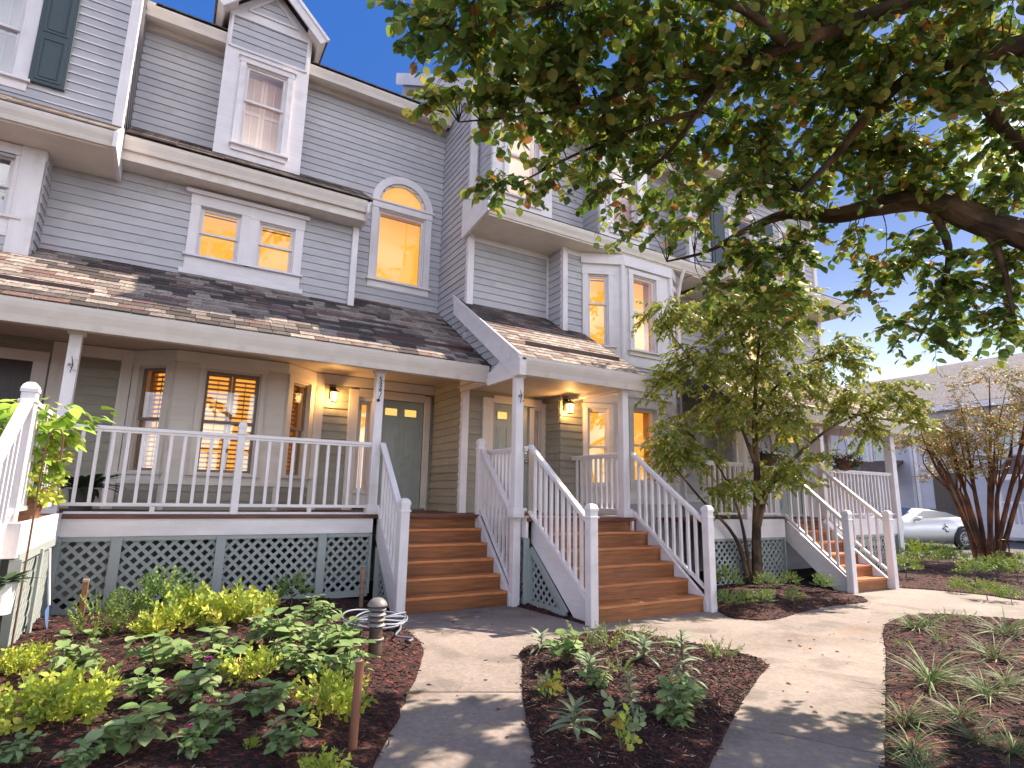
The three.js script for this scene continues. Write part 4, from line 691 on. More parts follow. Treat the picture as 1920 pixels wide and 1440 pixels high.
function plantProto(kind) {
  const g = new THREE.Group(); const leaf = (nm, ge, mats, p, d, roll, s) => addLeaf(g, nm, ge, pick(mats), p, d, roll, s);
  const stem = pts => P(g, 'stem', tube(pts, 5), stemM);
  if (kind === 'h' || kind === 'p') {
    const ns = 9; for (let k = 0; k < ns; k++) { const a = k / ns * 6.28 + rr(-.4, .4), r = k ? rr(.06, .15) : .01, top = V(Math.cos(a) * r, rr(.12, .24), Math.sin(a) * r); stem([[0, 0, 0, .006], [top.x * .6, top.y * .6, top.z * .6, .005], [top.x, top.y, top.z, .004]]); for (let i = 0; i < 9; i++) { const b = i * 2.4 + rr(0, 1), t = 1 - Math.floor(i / 3) * .25; leaf('leaf', pick([lf.hyd, lf.hyd2]), lm.green, V(top.x * t, top.y * t, top.z * t), V(Math.cos(b), rr(-.1, .75) * t, Math.sin(b)), rr(-.5, .5), rr(.45, .95)); } }
    if (kind === 'p') { const b = []; for (let i = 0; i < 16; i++) { const a = i * 2.4, e = i / 16; b.push(leafGeo(.03, .026, { droop: .1 }).applyMatrix4(placeLeaf(null, V(.02, .29, .02), V(Math.cos(a), mix(-.2, 1.1, e), Math.sin(a)), 0, 1))); } P(g, 'flower_head', mergeGeometries(b), lm.pink[0]); }
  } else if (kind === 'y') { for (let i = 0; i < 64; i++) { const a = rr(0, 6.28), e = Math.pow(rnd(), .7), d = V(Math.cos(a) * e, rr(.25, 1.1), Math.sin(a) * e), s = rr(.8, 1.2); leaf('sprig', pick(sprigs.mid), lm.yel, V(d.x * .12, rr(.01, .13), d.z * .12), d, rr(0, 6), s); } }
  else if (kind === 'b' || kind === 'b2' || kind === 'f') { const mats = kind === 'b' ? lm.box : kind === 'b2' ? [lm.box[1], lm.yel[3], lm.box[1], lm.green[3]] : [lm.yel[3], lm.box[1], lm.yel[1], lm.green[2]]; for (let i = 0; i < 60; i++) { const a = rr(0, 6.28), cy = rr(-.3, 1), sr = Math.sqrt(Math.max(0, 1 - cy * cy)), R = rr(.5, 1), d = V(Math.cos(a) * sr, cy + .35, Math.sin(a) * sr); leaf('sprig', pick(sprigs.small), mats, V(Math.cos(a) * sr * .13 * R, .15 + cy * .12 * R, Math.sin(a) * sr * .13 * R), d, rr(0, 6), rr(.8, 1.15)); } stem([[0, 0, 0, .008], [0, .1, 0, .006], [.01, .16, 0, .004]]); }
  else if (kind === 's') { for (let i = 0; i < 46; i++) { const a = rr(0, 6.28), t = rnd(), r = .10 * (1 - t * .6), d = V(Math.cos(a) * .55, 1, Math.sin(a) * .55); leaf('sprig', pick(sprigs.needle), [...lm.box, lm.yel[3]], V(Math.cos(a) * r, .02 + t * .2, Math.sin(a) * r), d, rr(0, 6), rr(.75, 1.1)); } stem([[0, 0, 0, .008], [0, .1, 0, .006], [0, .26, 0, .003]]); }
  else if (kind === 'r') { for (let i = 0; i < 22; i++) { const a = i * 2.4, t = i / 22; leaf('leaf', lf.lance, lm.grey, V(0, .03 + t * .1, 0), V(Math.cos(a), mix(.2, 1.6, t), Math.sin(a)), rr(-.3, .3), rr(.8, 1.15) * (1 - t * .3)); } stem([[0, 0, 0, .006], [0, .07, 0, .005], [0, .13, 0, .003]]); }
  else if (kind === 't') { for (let i = 0; i < 13; i++) { const a = rr(0, 6.28), d = V(Math.cos(a), rr(.6, 1.6), Math.sin(a)); leaf('sprig', pick(sprigs.tiny), [lm.yel[3], lm.green[3], lm.grass[2]], V(d.x * .03, rr(0, .07), d.z * .03), d, rr(0, 6), rr(.8, 1.2)); } }
  else if (kind === 'S') { for (let i = 0; i < 40; i++) { const a = i * 2.4, t = i / 40; leaf('leaf', lf.lance, lm.grey, V(Math.sin(t * 2) * .03, .02 + t * .28, 0), V(Math.cos(a), mix(-.1, 1.2, t), Math.sin(a)), rr(-.3, .3), mix(.8, .5, t)); } stem([[0, 0, 0, .007], [.02, .14, 0, .006], [.03, .3, 0, .003]]); }
  else if (kind === 'o') { for (let i = 0; i < 7; i++) { const a = rr(0, 6.28), d = V(Math.cos(a), rr(.5, 1.8), Math.sin(a)); leaf('sprig', pick(sprigs.oval), i < 3 ? lm.yel : lm.green, V(d.x * .02, rr(.02, .1), d.z * .02), d, rr(0, 6), rr(.6, .9)); } for (let i = 0; i < 3; i++) leaf('leaf', lf.hyd2, lm.orange, V(rr(-.04, .04), rr(.04, .12), rr(-.04, .04)), V(rr(-1, 1), .3, rr(-1, 1)), rr(-1, 1), .7); stem([[0, 0, 0, .004], [.01, .07, .0, .003], [.03, .15, .01, .002]]); }
  else if (kind === 'g') { for (let i = 0; i < 90; i++) { const a = rr(0, 6.28), d = V(Math.cos(a), rr(.35, 2.8), Math.sin(a)); leaf('blade', lf.blade, lm.grass, V(Math.cos(a) * .03 * rnd(), .0, Math.sin(a) * .03), d, rr(-.5, .5), rr(.35, .9)); } }
  return g;
}
const protoH = { h: .27, p: .3, y: .22, b: .38, b2: .38, f: .38, s: .36, r: .24, t: .2, S: .36, o: .2, g: .24 };
const look = { h: ['leafy_perennial', 'broad-leaved green plant'], p: ['leafy_perennial', 'plant with a pink bloom'], y: ['golden_shrub', 'low yellow-green shrub'], b: ['boxwood_shrub', 'rounded dark green boxwood'], b2: ['small_shrub', 'small light green shrub'], f: ['ground_shrub', 'bushy yellow-green shrub'], s: ['upright_shrub', 'upright feathery green shrub'], r: ['rosette_plant', 'rosette of narrow grey-green leaves'], t: ['twiggy_seedling', 'small thin twiggy plant'], S: ['tall_leafy_plant', 'tall stem of pointed grey-green leaves'], o: ['sparse_seedling', 'sparse seedling with yellowed leaves'], g: ['grass_clump', 'clump of arching grass blades'] };
const protos = {};
const ORD = ['leftmost', 'second from left', 'third from left', 'fourth from left', 'fifth from left', 'sixth from left', 'seventh from left', 'eighth from left', 'ninth from left', 'tenth from left', 'eleventh from left', 'twelfth from left', 'thirteenth from left', 'fourteenth from left'];
function plantBed(list, b, where) {
  const ang = p => Math.atan2(p[0], -p[1]), dist = p => Math.hypot(p[0], p[1]);
  const ds = list.map(dist).sort((a, c) => a - c), t1 = ds[Math.floor(ds.length / 3)], t2 = ds[Math.floor(ds.length * 2 / 3)];
  const cls = {}; for (const p of list) { const d = dist(p), r = d <= t1 ? 'front' : d <= t2 ? 'middle' : 'back'; (cls[p[3] + r] ??= { r, l: [] }).l.push(p); }
  for (const key in cls) {
    const { r, l } = cls[key]; l.sort((a, c) => ang(a) - ang(c));
    l.forEach((p, i) => {
      const k = p[3], [nm, lk] = look[k];
      const o = plantClone(k, rnd() < .5 ? 0 : 1);
      o.name = numbered(nm); const s = p[2] / protoH[k] * rr(.98, 1.1); o.scale.set(s * rr(1, 1.15), s, s * rr(1, 1.15)); o.rotation.y = rr(0, 6.28); o.position.set(p[0], (b ? b.y(p[0], p[1]) : 0) - .005, p[1]);
      o.userData = { label: `${lk} in the ${r} of ${where}` + (l.length > 1 ? `, ${ORD[i]}` : ''), category: k === 'g' ? 'grass clump' : 'plant', group: `${lk}s in ${where}` }; scene.add(o);
    });
  }
}
function plantClone(k, v) { const key = k + v; return (protos[key] ??= plantProto(k)).clone(); }
const plL = [[-0.35,-6.32,0.36,"s"],[-0.13,-6.42,0.35,"s"],[0.14,-6.51,0.52,"b"],[0.33,-6.42,0.27,"y"],[0.14,-6.09,0.21,"y"],[0.68,-6.13,0.29,"y"],[0.93,-6.49,0.24,"y"],[1.39,-7.14,0.36,"b"],[-0.38,-5.05,0.26,"h"],[0.11,-4.92,0.26,"h"],[0.43,-4.89,0.26,"h"],[0.89,-5.35,0.28,"h"],[1.02,-5.19,0.28,"h"],[1.45,-5.99,0.25,"h"],[1.44,-5.07,0.26,"h"],[1.22,-4.93,0.25,"h"],[1.26,-4.4,0.23,"h"],[0.9,-4.59,0.21,"h"],[1.07,-4.44,0.19,"h"],[0.66,-4.46,0.18,"y"],[0.05,-4.35,0.17,"h"],[0.33,-4.16,0.24,"p"],[0.67,-3.85,0.2,"h"],[1.03,-3.8,0.22,"y"],[-0.48,-4.17,0.2,"y"],[-0.28,-4.18,0.22,"y"],[-0.42,-4.55,0.12,"y"],[-0.15,-4.71,0.13,"s"],[0.02,-3.63,0.22,"h"],[0.35,-3.62,0.18,"h"],[0.68,-3.35,0.18,"h"],[-0.74,-5.36,0.14,"y"],[-0.68,-5.59,0.11,"y"],[0.26,-3.44,0.13,"p"],[-0.44,-3.69,0.12,"h"],[0.54,-3.48,0.04,"y"],[-0.17,-3.49,0.14,"h"],[0.79,-3.04,0.11,"y"]] ;
const plM = [[3.09,-4.64,0.18,"r"],[2.97,-4.09,0.19,"h"],[3.36,-4.37,0.2,"t"],[3.56,-4.28,0.2,"t"],[2.93,-3.74,0.17,"r"],[3.97,-4.37,0.18,"t"],[3.58,-3.84,0.21,"r"],[4.23,-4.19,0.12,"t"],[4.29,-3.72,0.15,"t"],[4.38,-3.68,0.15,"t"],[3.43,-3.24,0.35,"S"],[2.78,-3.44,0.13,"h"],[3.16,-3.65,0.12,"t"],[2.39,-3.49,0.15,"o"],[2.19,-2.94,0.18,"r"],[2.63,-2.94,0.21,"S"],[2.78,-2.75,0.17,"h"],[2.28,-2.64,0.19,"o"],[3.07,-2.94,0.16,"h"]] ;
const plR = [[7.27,-3.54,0.21,"g"],[7.61,-3.55,0.18,"g"],[8.01,-3.55,0.15,"t"],[8.29,-3.45,0.13,"t"],[7.84,-2.93,0.28,"g"],[6.34,-3.21,0.1,"t"],[5.22,-2.47,0.27,"g"],[6.44,-2.51,0.21,"g"],[4.24,-2.18,0.19,"g"],[4.57,-2.01,0.15,"g"],[5.18,-2.09,0.17,"g"],[3.79,-1.92,0.15,"g"],[4.18,-1.6,0.16,"g"],[3.48,-1.73,0.12,"g"],[6.75,-3.08,0.13,"t"],[5.61,-2.13,0.16,"g"],[4.21,-1.78,0.12,"g"]] ;
const plT = [[7.31,-6.05,0.31,"b2"],[6.32,-5.24,0.2,"b2"],[6.53,-5.15,0.19,"b2"],[7.88,-5.8,0.25,"b2"],[6.77,-5.04,0.2,"b2"],[8.55,-5.89,0.21,"b2"],[7.42,-5.07,0.19,"b2"],[8.58,-5.35,0.24,"b2"],[8.47,-6.52,0.17,"b2"]] ;
const plF = [[11.83,-5.81,0.29,"f"],[13.05,-6.1,0.42,"f"],[14.86,-6.61,0.37,"f"],[14.27,-6.06,0.33,"f"],[12.28,-4.92,0.32,"f"],[13.1,-4.92,0.29,"f"],[13.05,-4.59,0.28,"f"],[11.24,-4.73,0.22,"f"],[10.81,-4.21,0.26,"f"],[10.93,-3.96,0.21,"f"],[15.27,-5.22,0.27,"f"],[15.99,-5.87,0.23,"f"]] ;
const limbs = [[[6.76,3.31,-1.39,0.17],[6.39,3.79,-1.85,0.135],[6.32,3.97,-2.09,0.125],[6.04,4.28,-2.42,0.12],[5.85,4.32,-2.76,0.1],[5.64,4.31,-3.12,0.085],[5.43,4.42,-3.46,0.06],[5.14,4.29,-3.77,0.035],[4.82,4.06,-4.02,0.02],[4.36,3.89,-4.2,0.01]],[[6.32,4.99,-0.92,0.14],[5.48,4.99,-1.41,0.11],[5.31,5.03,-1.74,0.09],[5.12,4.99,-2.09,0.06],[5.01,4.82,-2.32,0.05],[4.86,4.46,-2.6,0.035],[4.7,4.18,-2.87,0.02]],[[5.31,5.03,-1.74,0.075],[5.73,4.82,-1.77,0.065],[5.99,4.66,-1.77,0.05],[6.35,4.49,-1.72,0.04],[6.64,4.13,-1.75,0.02]],[[5.24,6.1,-0.95,0.12],[4.46,5.15,-1.62,0.09],[4.11,4.98,-1.98,0.075],[3.79,4.87,-2.31,0.06],[3.51,4.78,-2.73,0.05],[3.46,4.55,-2.93,0.035],[3.41,4.31,-3.25,0.02],[3.29,4.19,-3.59,0.01]],[[3.51,4.78,-2.73,0.035],[3.03,4.68,-2.92,0.022],[2.62,4.48,-3.21,0.015],[2.19,4.37,-3.48,0.01],[1.69,4.3,-3.79,0.006]],[[3.79,4.87,-2.31,0.04],[3.18,4.92,-2.31,0.03],[2.44,4.85,-2.52,0.02],[1.83,4.69,-2.92,0.012],[1.37,4.53,-3.22,0.008]],[[5.85,4.32,-2.76,0.06],[5.55,4.65,-2.62,0.035],[5.13,5.02,-2.55,0.02],[4.75,5.12,-2.52,0.01]],[[6.04,4.28,-2.42,0.05],[6.27,3.81,-2.39,0.035],[6.24,3.35,-2.51,0.02],[6.11,2.94,-2.68,0.008]],[[3.46,4.55,-2.93,0.025],[3.12,4.47,-3.26,0.018],[2.74,4.3,-3.65,0.012],[2.3,4.02,-3.97,0.006]],[[6.32,3.97,-2.09,0.05],[6.37,3.54,-2.03,0.03],[6.38,3.08,-2.01,0.015]]] ;
const blobs = [[1.23,4.76,-3.49,0.27,0.19,0.5,120],[1.6,4.69,-3.28,0.5,0.27,0.6,420],[2.19,4.78,-3.04,0.55,0.32,0.7,600],[2.96,4.96,-2.78,0.62,0.37,0.9,700],[3.75,5.14,-2.4,0.63,0.38,0.9,700],[4.58,5.15,-2.02,0.65,0.43,0.9,700],[5.33,5.17,-1.58,0.52,0.43,0.9,500],[1.74,4.51,-3.72,0.32,0.15,0.3,110],[1.53,4.44,-3.86,0.19,0.11,0.2,45],[2.04,4.43,-3.56,0.38,0.21,0.4,260],[2.53,4.55,-3.36,0.48,0.3,0.6,480],[3.18,4.65,-3.19,0.54,0.36,0.8,600],[3.96,4.73,-2.83,0.6,0.46,0.9,700],[4.76,4.98,-2.54,0.57,0.48,0.9,650],[5.45,4.76,-2.19,0.57,0.48,0.9,650],[6.08,4.63,-1.84,0.48,0.53,0.9,500],[2.29,4.04,-3.97,0.32,0.13,0.2,88],[2.08,4.03,-4.1,0.1,0.07,0.1,11],[2.6,4.11,-3.77,0.23,0.21,0.4,65],[2.96,4.36,-3.63,0.38,0.26,0.5,160],[3.22,4.02,-3.66,0.38,0.19,0.4,100],[3.68,4.3,-3.45,0.49,0.34,0.6,225],[4.43,4.42,-3.22,0.56,0.4,0.7,560],[5.12,4.54,-2.9,0.57,0.36,0.7,520],[5.79,4.56,-2.51,0.52,0.31,0.6,420],[6.48,4.32,-2.15,0.46,0.26,0.6,320],[3.91,3.99,-3.97,0.37,0.19,0.4,85],[4.34,4.15,-3.8,0.38,0.27,0.4,110],[4.93,3.88,-3.64,0.44,0.33,0.4,300],[5.44,3.99,-3.43,0.39,0.39,0.4,250],[4.68,3.55,-3.86,0.22,0.17,0.3,70],[5.17,3.45,-3.59,0.33,0.22,0.3,150],[5.56,3.35,-3.38,0.28,0.17,0.3,70],[5.75,4.08,-2.99,0.27,0.14,0.3,80],[5.92,3.72,-2.85,0.32,0.16,0.3,110],[6.12,3.79,-2.6,0.42,0.26,0.4,260],[6.33,3.35,-2.46,0.41,0.31,0.4,320],[6.53,3.62,-2.16,0.4,0.3,0.4,300],[6.55,3.1,-2.15,0.3,0.27,0.4,200],[6.01,3.04,-2.72,0.26,0.21,0.3,110],[5.77,3.4,-3.01,0.27,0.12,0.2,45],[6.33,2.9,-2.56,0.21,0.15,0.2,60],[1.94,5.05,-2.77,1.1,0.22,0.9,700],[3.61,5.44,-2.05,1.38,0.32,1.2,900],[5.22,5.5,-1.33,1.03,0.41,1.2,700],[6.65,4.79,-1.24,0.6,0.74,1.2,600],[7.06,3.62,-1.49,0.57,0.57,1.0,400]] ;
const sapBlobs = [[8.06,4.08,-5.65,0.77,0.6,0.7,500],[7.37,4.29,-5.89,0.68,0.42,0.6,300],[8.3,4.59,-5.39,0.6,0.34,0.5,220],[7.71,4.58,-5.74,0.51,0.34,0.5,180],[6.49,4.21,-6.19,0.58,0.33,0.5,200],[7.23,3.53,-6.14,0.85,0.51,0.7,420],[8.32,3.26,-5.79,0.95,0.61,0.8,520],[9.3,3.58,-5.38,0.62,0.44,0.6,240],[6.47,3.15,-6.43,0.41,0.41,0.4,120],[6.77,2.42,-6.42,0.5,0.33,0.5,180],[6.67,2.09,-6.56,0.33,0.33,0.4,110],[7.03,2.02,-6.36,0.5,0.25,0.5,180],[7.55,2.71,-6.14,0.68,0.42,0.6,260],[8.62,2.59,-5.77,0.69,0.35,0.6,200],[9.68,2.98,-5.3,0.71,0.31,0.5,220],[10.37,3.19,-4.96,0.54,0.31,0.4,180],[10.73,2.76,-4.85,0.36,0.36,0.3,90],[9.88,2.55,-5.27,0.44,0.26,0.3,100],[8.46,1.9,-5.9,0.51,0.26,0.4,120],[7.81,1.63,-6.11,0.42,0.25,0.4,80],[7.52,1.46,-6.19,0.33,0.25,0.3,70],[9.08,2.09,-5.73,0.44,0.22,0.4,60],[9.42,3.93,-5.24,0.53,0.26,0.4,120],[8.7,1.74,-5.79,0.51,0.26,0.4,90]] ;
const sapLimbs = [[[8.54,-0.09,-6.53,0.085],[8.45,0.87,-6.37,0.07],[8.32,1.73,-6.2,0.055],[8.12,2.75,-6.03,0.04],[8.02,3.58,-5.84,0.025],[7.95,4.41,-5.64,0.012]],[[8.45,0.87,-6.37,0.05],[8.44,1.56,-6.1,0.04],[8.82,2.17,-5.75,0.025],[9.56,2.72,-5.43,0.018],[10.39,3.01,-4.99,0.01]],[[8.4,0.06,-6.52,0.045],[8.04,0.79,-6.45,0.03],[7.25,1.45,-6.48,0.02],[6.76,1.93,-6.54,0.012]],[[8.43,0.11,-6.49,0.035],[7.99,1.22,-6.33,0.025],[7.57,1.88,-6.31,0.015],[7.07,2.36,-6.38,0.01]],[[8.3,1.9,-6.17,0.035],[7.68,2.89,-6.13,0.02],[7.02,3.53,-6.27,0.012],[6.36,4.12,-6.28,0.006]],[[8.12,2.75,-6.03,0.03],[8.53,3.44,-5.64,0.018],[9.35,3.84,-5.3,0.008]],[[8.04,3.42,-5.87,0.02],[7.62,4.07,-5.91,0.012],[7.27,4.45,-5.91,0.006]],[[8.34,1.39,-6.26,0.03],[8.57,1.74,-5.99,0.015],[9.15,2.09,-5.69,0.008]]] ;
for (const p of plL) p[2] *= 1.12; for (const p of plM) p[2] *= 1.3; for (const p of plR) p[2] *= 1.15; for (const p of plT) p[2] *= 1.3; for (const p of plF) p[2] *= 1.5;
plantBed(plL, bedL, 'the left bed'); plantBed(plM, bedM, 'the island bed'); plantBed(plR, bedR, 'the right bed'); plantBed(plT, bedT, 'the small tree bed'); plantBed(plF, bedF, 'the far bed');
// ------------------------------------------------------------------ trees
function limbsOf(t, list, mat, o) { list.forEach((l, i) => P(t, i ? 'limb' : 'trunk', tube(l.map(p => [p[0] - o[0], p[1] - o[1], p[2] - o[2], p[3]]), i ? 9 : 14), mat)); }
function foliage(t, o, bl, q) {   // sprays of leaves on thin twigs filling the blobs
  const { mul = 1, lg, size, per = 13, twL = .34, cols, mat, own = 0, droop = .35, limbPts, keep = null } = q, items = [], tw = [];
  for (const [bx0, by0, bz0, rx, ry, rz, n] of bl) {
    const nt = Math.max(1, Math.round(n * mul / per));
    for (let k = 0; k < nt; k++) {
      let d; do d = V(rr(-1, 1), rr(-1, 1), rr(-1, 1)); while (d.lengthSq() > 1); const r0 = d.length();
      // blob axes: rx across the view, ry up, rz along the view
      const view = V(bx0, 0, bz0).normalize(), side = V(-view.z, 0, view.x);
      const c = V(bx0, by0, bz0).addScaledVector(side, d.x * rx * .85).add(V(0, d.y * ry * .85, 0)).addScaledVector(view, d.z * rz * .85);
      const out = V(0, 0, 0).addScaledVector(side, d.x).add(V(0, d.y * .5 - droop + rr(-.25, .25), 0)).addScaledVector(view, d.z).add(V(rr(-.5, .5), 0, rr(-.5, .5))).normalize();
      const L = twL * rr(.6, 1.2), st = c.clone().addScaledVector(out, -L * .5), bend = V(0, -droop * L * .35, 0);
      const at = s => st.clone().addScaledVector(out, L * s).addScaledVector(bend, s * s);
      tw.push([[st, at(.5), at(1)], .0035]);
      if (limbPts && rnd() < .28) { let best = null, bd = 1e9; for (const p of limbPts) { const q2 = p.distanceTo(st); if (q2 < bd) { bd = q2; best = p; } } if (bd < .85) tw.push([[best, best.clone().lerp(st, .5).add(V(rr(-.06, .06), rr(0, .1), rr(-.06, .06))), st], .007]); }
      const sd = new THREE.Vector3().crossVectors(out, V(0, 1, 0)).normalize(), dens = per;
      for (let i = 0; i < dens; i++) { const s = (i + rr(.2, .8)) / dens, sg = i % 2 ? 1 : -1, dir = out.clone().multiplyScalar(rr(.15, .6)).addScaledVector(sd, sg * rr(.6, 1)).add(V(rr(-.2, .2), rr(-.75, .25), rr(-.2, .2))); items.push({ p: at(s), dir, roll: rr(-.7, .7), s: size * rr(.65, 1.2) }); }
    }
  }
  if (keep) for (let i = items.length - 1; i >= 0; i--) if (!keep(items[i].p)) items.splice(i, 1);
  const eye = V(0, 1.4, 0); if (own) items.sort((a, b) => a.p.distanceTo(eye) - b.p.distanceTo(eye));
  const ov = V(...o), mats = cols.slice(0, 5).map(c => { const m = mat.clone(); m.color = lin(...c); return m; });
  for (let i = 0; i < Math.min(own, items.length); i++) { const it = items[i]; addLeaf(t, 'leaf', lg, pick(mats), it.p.clone().sub(ov), it.dir, it.roll, it.s); }
  const rest = items.slice(own), im = new THREE.InstancedMesh(lg, mat, rest.length); im.name = 'crown';
  rest.forEach((it, i) => { im.setMatrixAt(i, placeLeaf(null, it.p.clone().sub(ov), it.dir, it.roll, it.s)); const c = pick(cols), v = rr(.8, 1.2); im.setColorAt(i, lin(c[0] * v, c[1] * v, c[2] * v)); });
  im.userData.kind = 'stuff'; im.castShadow = im.receiveShadow = true; t.add(im);
  const tg = tw.map(([p, r]) => { const g = tube(p.map((v, i) => [v.x - ov.x, v.y - ov.y, v.z - ov.z, r * (1 - i * .3)]), 3); return g; });
  if (tg.length) { const m = P(t, 'twigs', mergeGeometries(tg), mt.bark); m.userData.kind = 'stuff'; }
  return items.length;
}
const limbPtsOf = l => l.slice(0).flatMap(a => { const c = new THREE.CatmullRomCurve3(a.map(p => V(p[0], p[1], p[2])), false, 'centripetal'); return c.getPoints(14); });
{ // big tree standing just outside the picture on the right, its branches hang into view
  const o = [7.3, 0, -.55], t = thing('shade_tree', 'large shade tree whose leafy branches hang over the walk from the right', 'tree', o);
  const trunk = [[7.35, -.1, -.5, .34], [7.3, .6, -.55, .26], [7.25, 1.6, -.6, .23], [7.1, 2.6, -.85, .215], [6.9, 3.1, -1.15, .2], [6.76, 3.31, -1.39, .17]];
  const main = [trunk, limbs[0], [[7.2, 2.2, -.7, .19], [7.0, 3.4, -.7, .17], [6.7, 4.4, -.8, .15], limbs[1][0]], ...limbs.slice(1), [[6.7, 4.4, -.8, .15], [6.2, 5.2, -.6, .13], [5.6, 5.6, -.6, .12], limbs[3][0]]];
  limbsOf(t, main, mt.bark, o);
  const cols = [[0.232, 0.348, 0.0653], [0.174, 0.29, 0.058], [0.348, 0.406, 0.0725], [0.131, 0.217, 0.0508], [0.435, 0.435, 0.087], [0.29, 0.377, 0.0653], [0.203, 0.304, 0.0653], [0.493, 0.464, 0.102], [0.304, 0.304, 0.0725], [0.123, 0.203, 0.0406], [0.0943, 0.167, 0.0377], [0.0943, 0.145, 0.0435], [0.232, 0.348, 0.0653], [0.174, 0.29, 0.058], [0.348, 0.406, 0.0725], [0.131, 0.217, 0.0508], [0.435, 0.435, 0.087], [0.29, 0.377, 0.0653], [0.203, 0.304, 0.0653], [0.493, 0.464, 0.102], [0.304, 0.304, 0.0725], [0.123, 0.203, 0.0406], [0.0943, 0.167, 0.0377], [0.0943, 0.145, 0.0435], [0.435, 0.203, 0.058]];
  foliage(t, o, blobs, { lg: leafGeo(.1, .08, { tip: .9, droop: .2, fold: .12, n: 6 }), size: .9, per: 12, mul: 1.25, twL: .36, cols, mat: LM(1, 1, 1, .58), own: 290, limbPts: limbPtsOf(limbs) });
}
{ // young tree in the bed by the far steps
  const o = [8.45, 0, -6.4], t = thing('young_tree', 'slender young tree with yellow-green leaves beside the far steps', 'tree', o);
  sapLimbs[0][0] = [8.5, -.05, -6.45, .09];
  limbsOf(t, sapLimbs, mt.bark, o);
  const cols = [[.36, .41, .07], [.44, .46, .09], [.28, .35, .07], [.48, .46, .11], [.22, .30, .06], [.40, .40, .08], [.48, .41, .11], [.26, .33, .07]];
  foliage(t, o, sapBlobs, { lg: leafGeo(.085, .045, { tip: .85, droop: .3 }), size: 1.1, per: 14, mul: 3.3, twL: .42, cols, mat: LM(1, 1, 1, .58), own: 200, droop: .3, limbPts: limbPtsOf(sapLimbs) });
}
{ // crape myrtle at the right: fan of reddish stems
  const o = [16.95, 0, -6.5], t = thing('crape_myrtle', 'many-stemmed crape myrtle with reddish stems at right', 'tree', o), stems = [], tips = [];
  for (let i = 0; i < 11; i++) { const a = i / 11 * 6.28 + rr(-.3, .3), k = rr(.25, 1), tx = o[0] + Math.cos(a) * 1.5 * k, tz = o[2] + Math.sin(a) * 1.9 * k, hy = rr(3.2, 4.8) - k * .6; stems.push([[o[0] + Math.cos(a) * .18, -.05, o[2] + Math.sin(a) * .18, .062], [mix(o[0], tx, .26) + rr(-.05, .05), .7, mix(o[2], tz, .26), .052], [mix(o[0], tx, .45) + rr(-.08, .08), 1.7, mix(o[2], tz, .45) + rr(-.08, .08), .04], [mix(o[0], tx, .75), hy * .7, mix(o[2], tz, .75), .025], [tx, hy, tz, .008]]); }
  for (let i = 0; i < 30; i++) { const s = stems[i % 11], a = s[2], b = s[4]; stems.push([[...s[2].slice(0, 3), .022], [mix(a[0], b[0], .5) + rr(-.3, .3), mix(a[1], b[1], .45), mix(a[2], b[2], .5) + rr(-.3, .3), .014], [b[0] + rr(-.6, .6), b[1] * rr(.75, 1.02), b[2] + rr(-.6, .6), .004]]); }
  limbsOf(t, stems, mt.barkRed, o);
  const bl = []; for (const s of stems) { const e = s[s.length - 1]; bl.push([e[0], e[1], e[2], .42, .38, .42, 44]); const m = s[s.length - 2]; if (rnd() < .6) bl.push([m[0], m[1] + .3, m[2], .35, .35, .35, 16]); }
  foliage(t, o, bl, { lg: leafGeo(.055, .03, { n: 4 }), size: 1.25, per: 11, mul: 7, twL: .32, cols: [[0.39, 0.338, 0.104], [0.494, 0.247, 0.104], [0.338, 0.351, 0.117], [0.572, 0.312, 0.117], [0.429, 0.39, 0.13], [0.26, 0.273, 0.104]], mat: LM(1, 1, 1, .4), droop: -.2, limbPts: null });
}

function courtTree(o, label, hgt, rad) {   // stands behind the camera; seen only as reflections in the window panes
  const t = thing('courtyard_tree', label, 'tree', o, 'trees of the paved court');
  const L = [[[o[0], -.1, o[2], .32], [o[0], 2.5, o[2], .25], [o[0] + .2, 6, o[2], .2], [o[0], hgt * .7, o[2], .1], [o[0], hgt, o[2], .03]]]; const bl = [];
  for (let i = 0; i < 11; i++) { const a = i * 2.4, y = mix(3.5, hgt * .85, i / 11), e = rad * rr(.6, 1) * (1 - .35 * i / 11); L.push([[o[0], y, o[2], .11], [o[0] + Math.cos(a) * e * .5, y + .9, o[2] + Math.sin(a) * e * .5, .07], [o[0] + Math.cos(a) * e, y + 1.3, o[2] + Math.sin(a) * e, .02]]); bl.push([o[0] + Math.cos(a) * e, y + 1.3, o[2] + Math.sin(a) * e, 1.3, 1.0, 1.3, 190]); bl.push([o[0] + Math.cos(a) * e * .5, y + 1.1, o[2] + Math.sin(a) * e * .5, 1.1, .9, 1.1, 110]); }
  limbsOf(t, L, mt.bark, o);
  foliage(t, o, bl, { lg: leafGeo(.2, .15, { n: 3 }), size: 1.15, per: 12, twL: .7, cols: [[.2, .24, .05], [.3, .28, .06], [.14, .19, .05], [.38, .3, .07]], mat: LM(1, 1, 1, .5) });
}
courtTree([2.5, 0, 9.5], 'tall court tree opposite the middle house, behind the viewpoint', 15, 3.4);
courtTree([10.5, 0, 11], 'tall court tree opposite the right-hand house, behind the viewpoint', 17, 3.8);
courtTree([-6, 0, 11], 'tall court tree opposite the left house, behind the viewpoint', 14, 3.4);
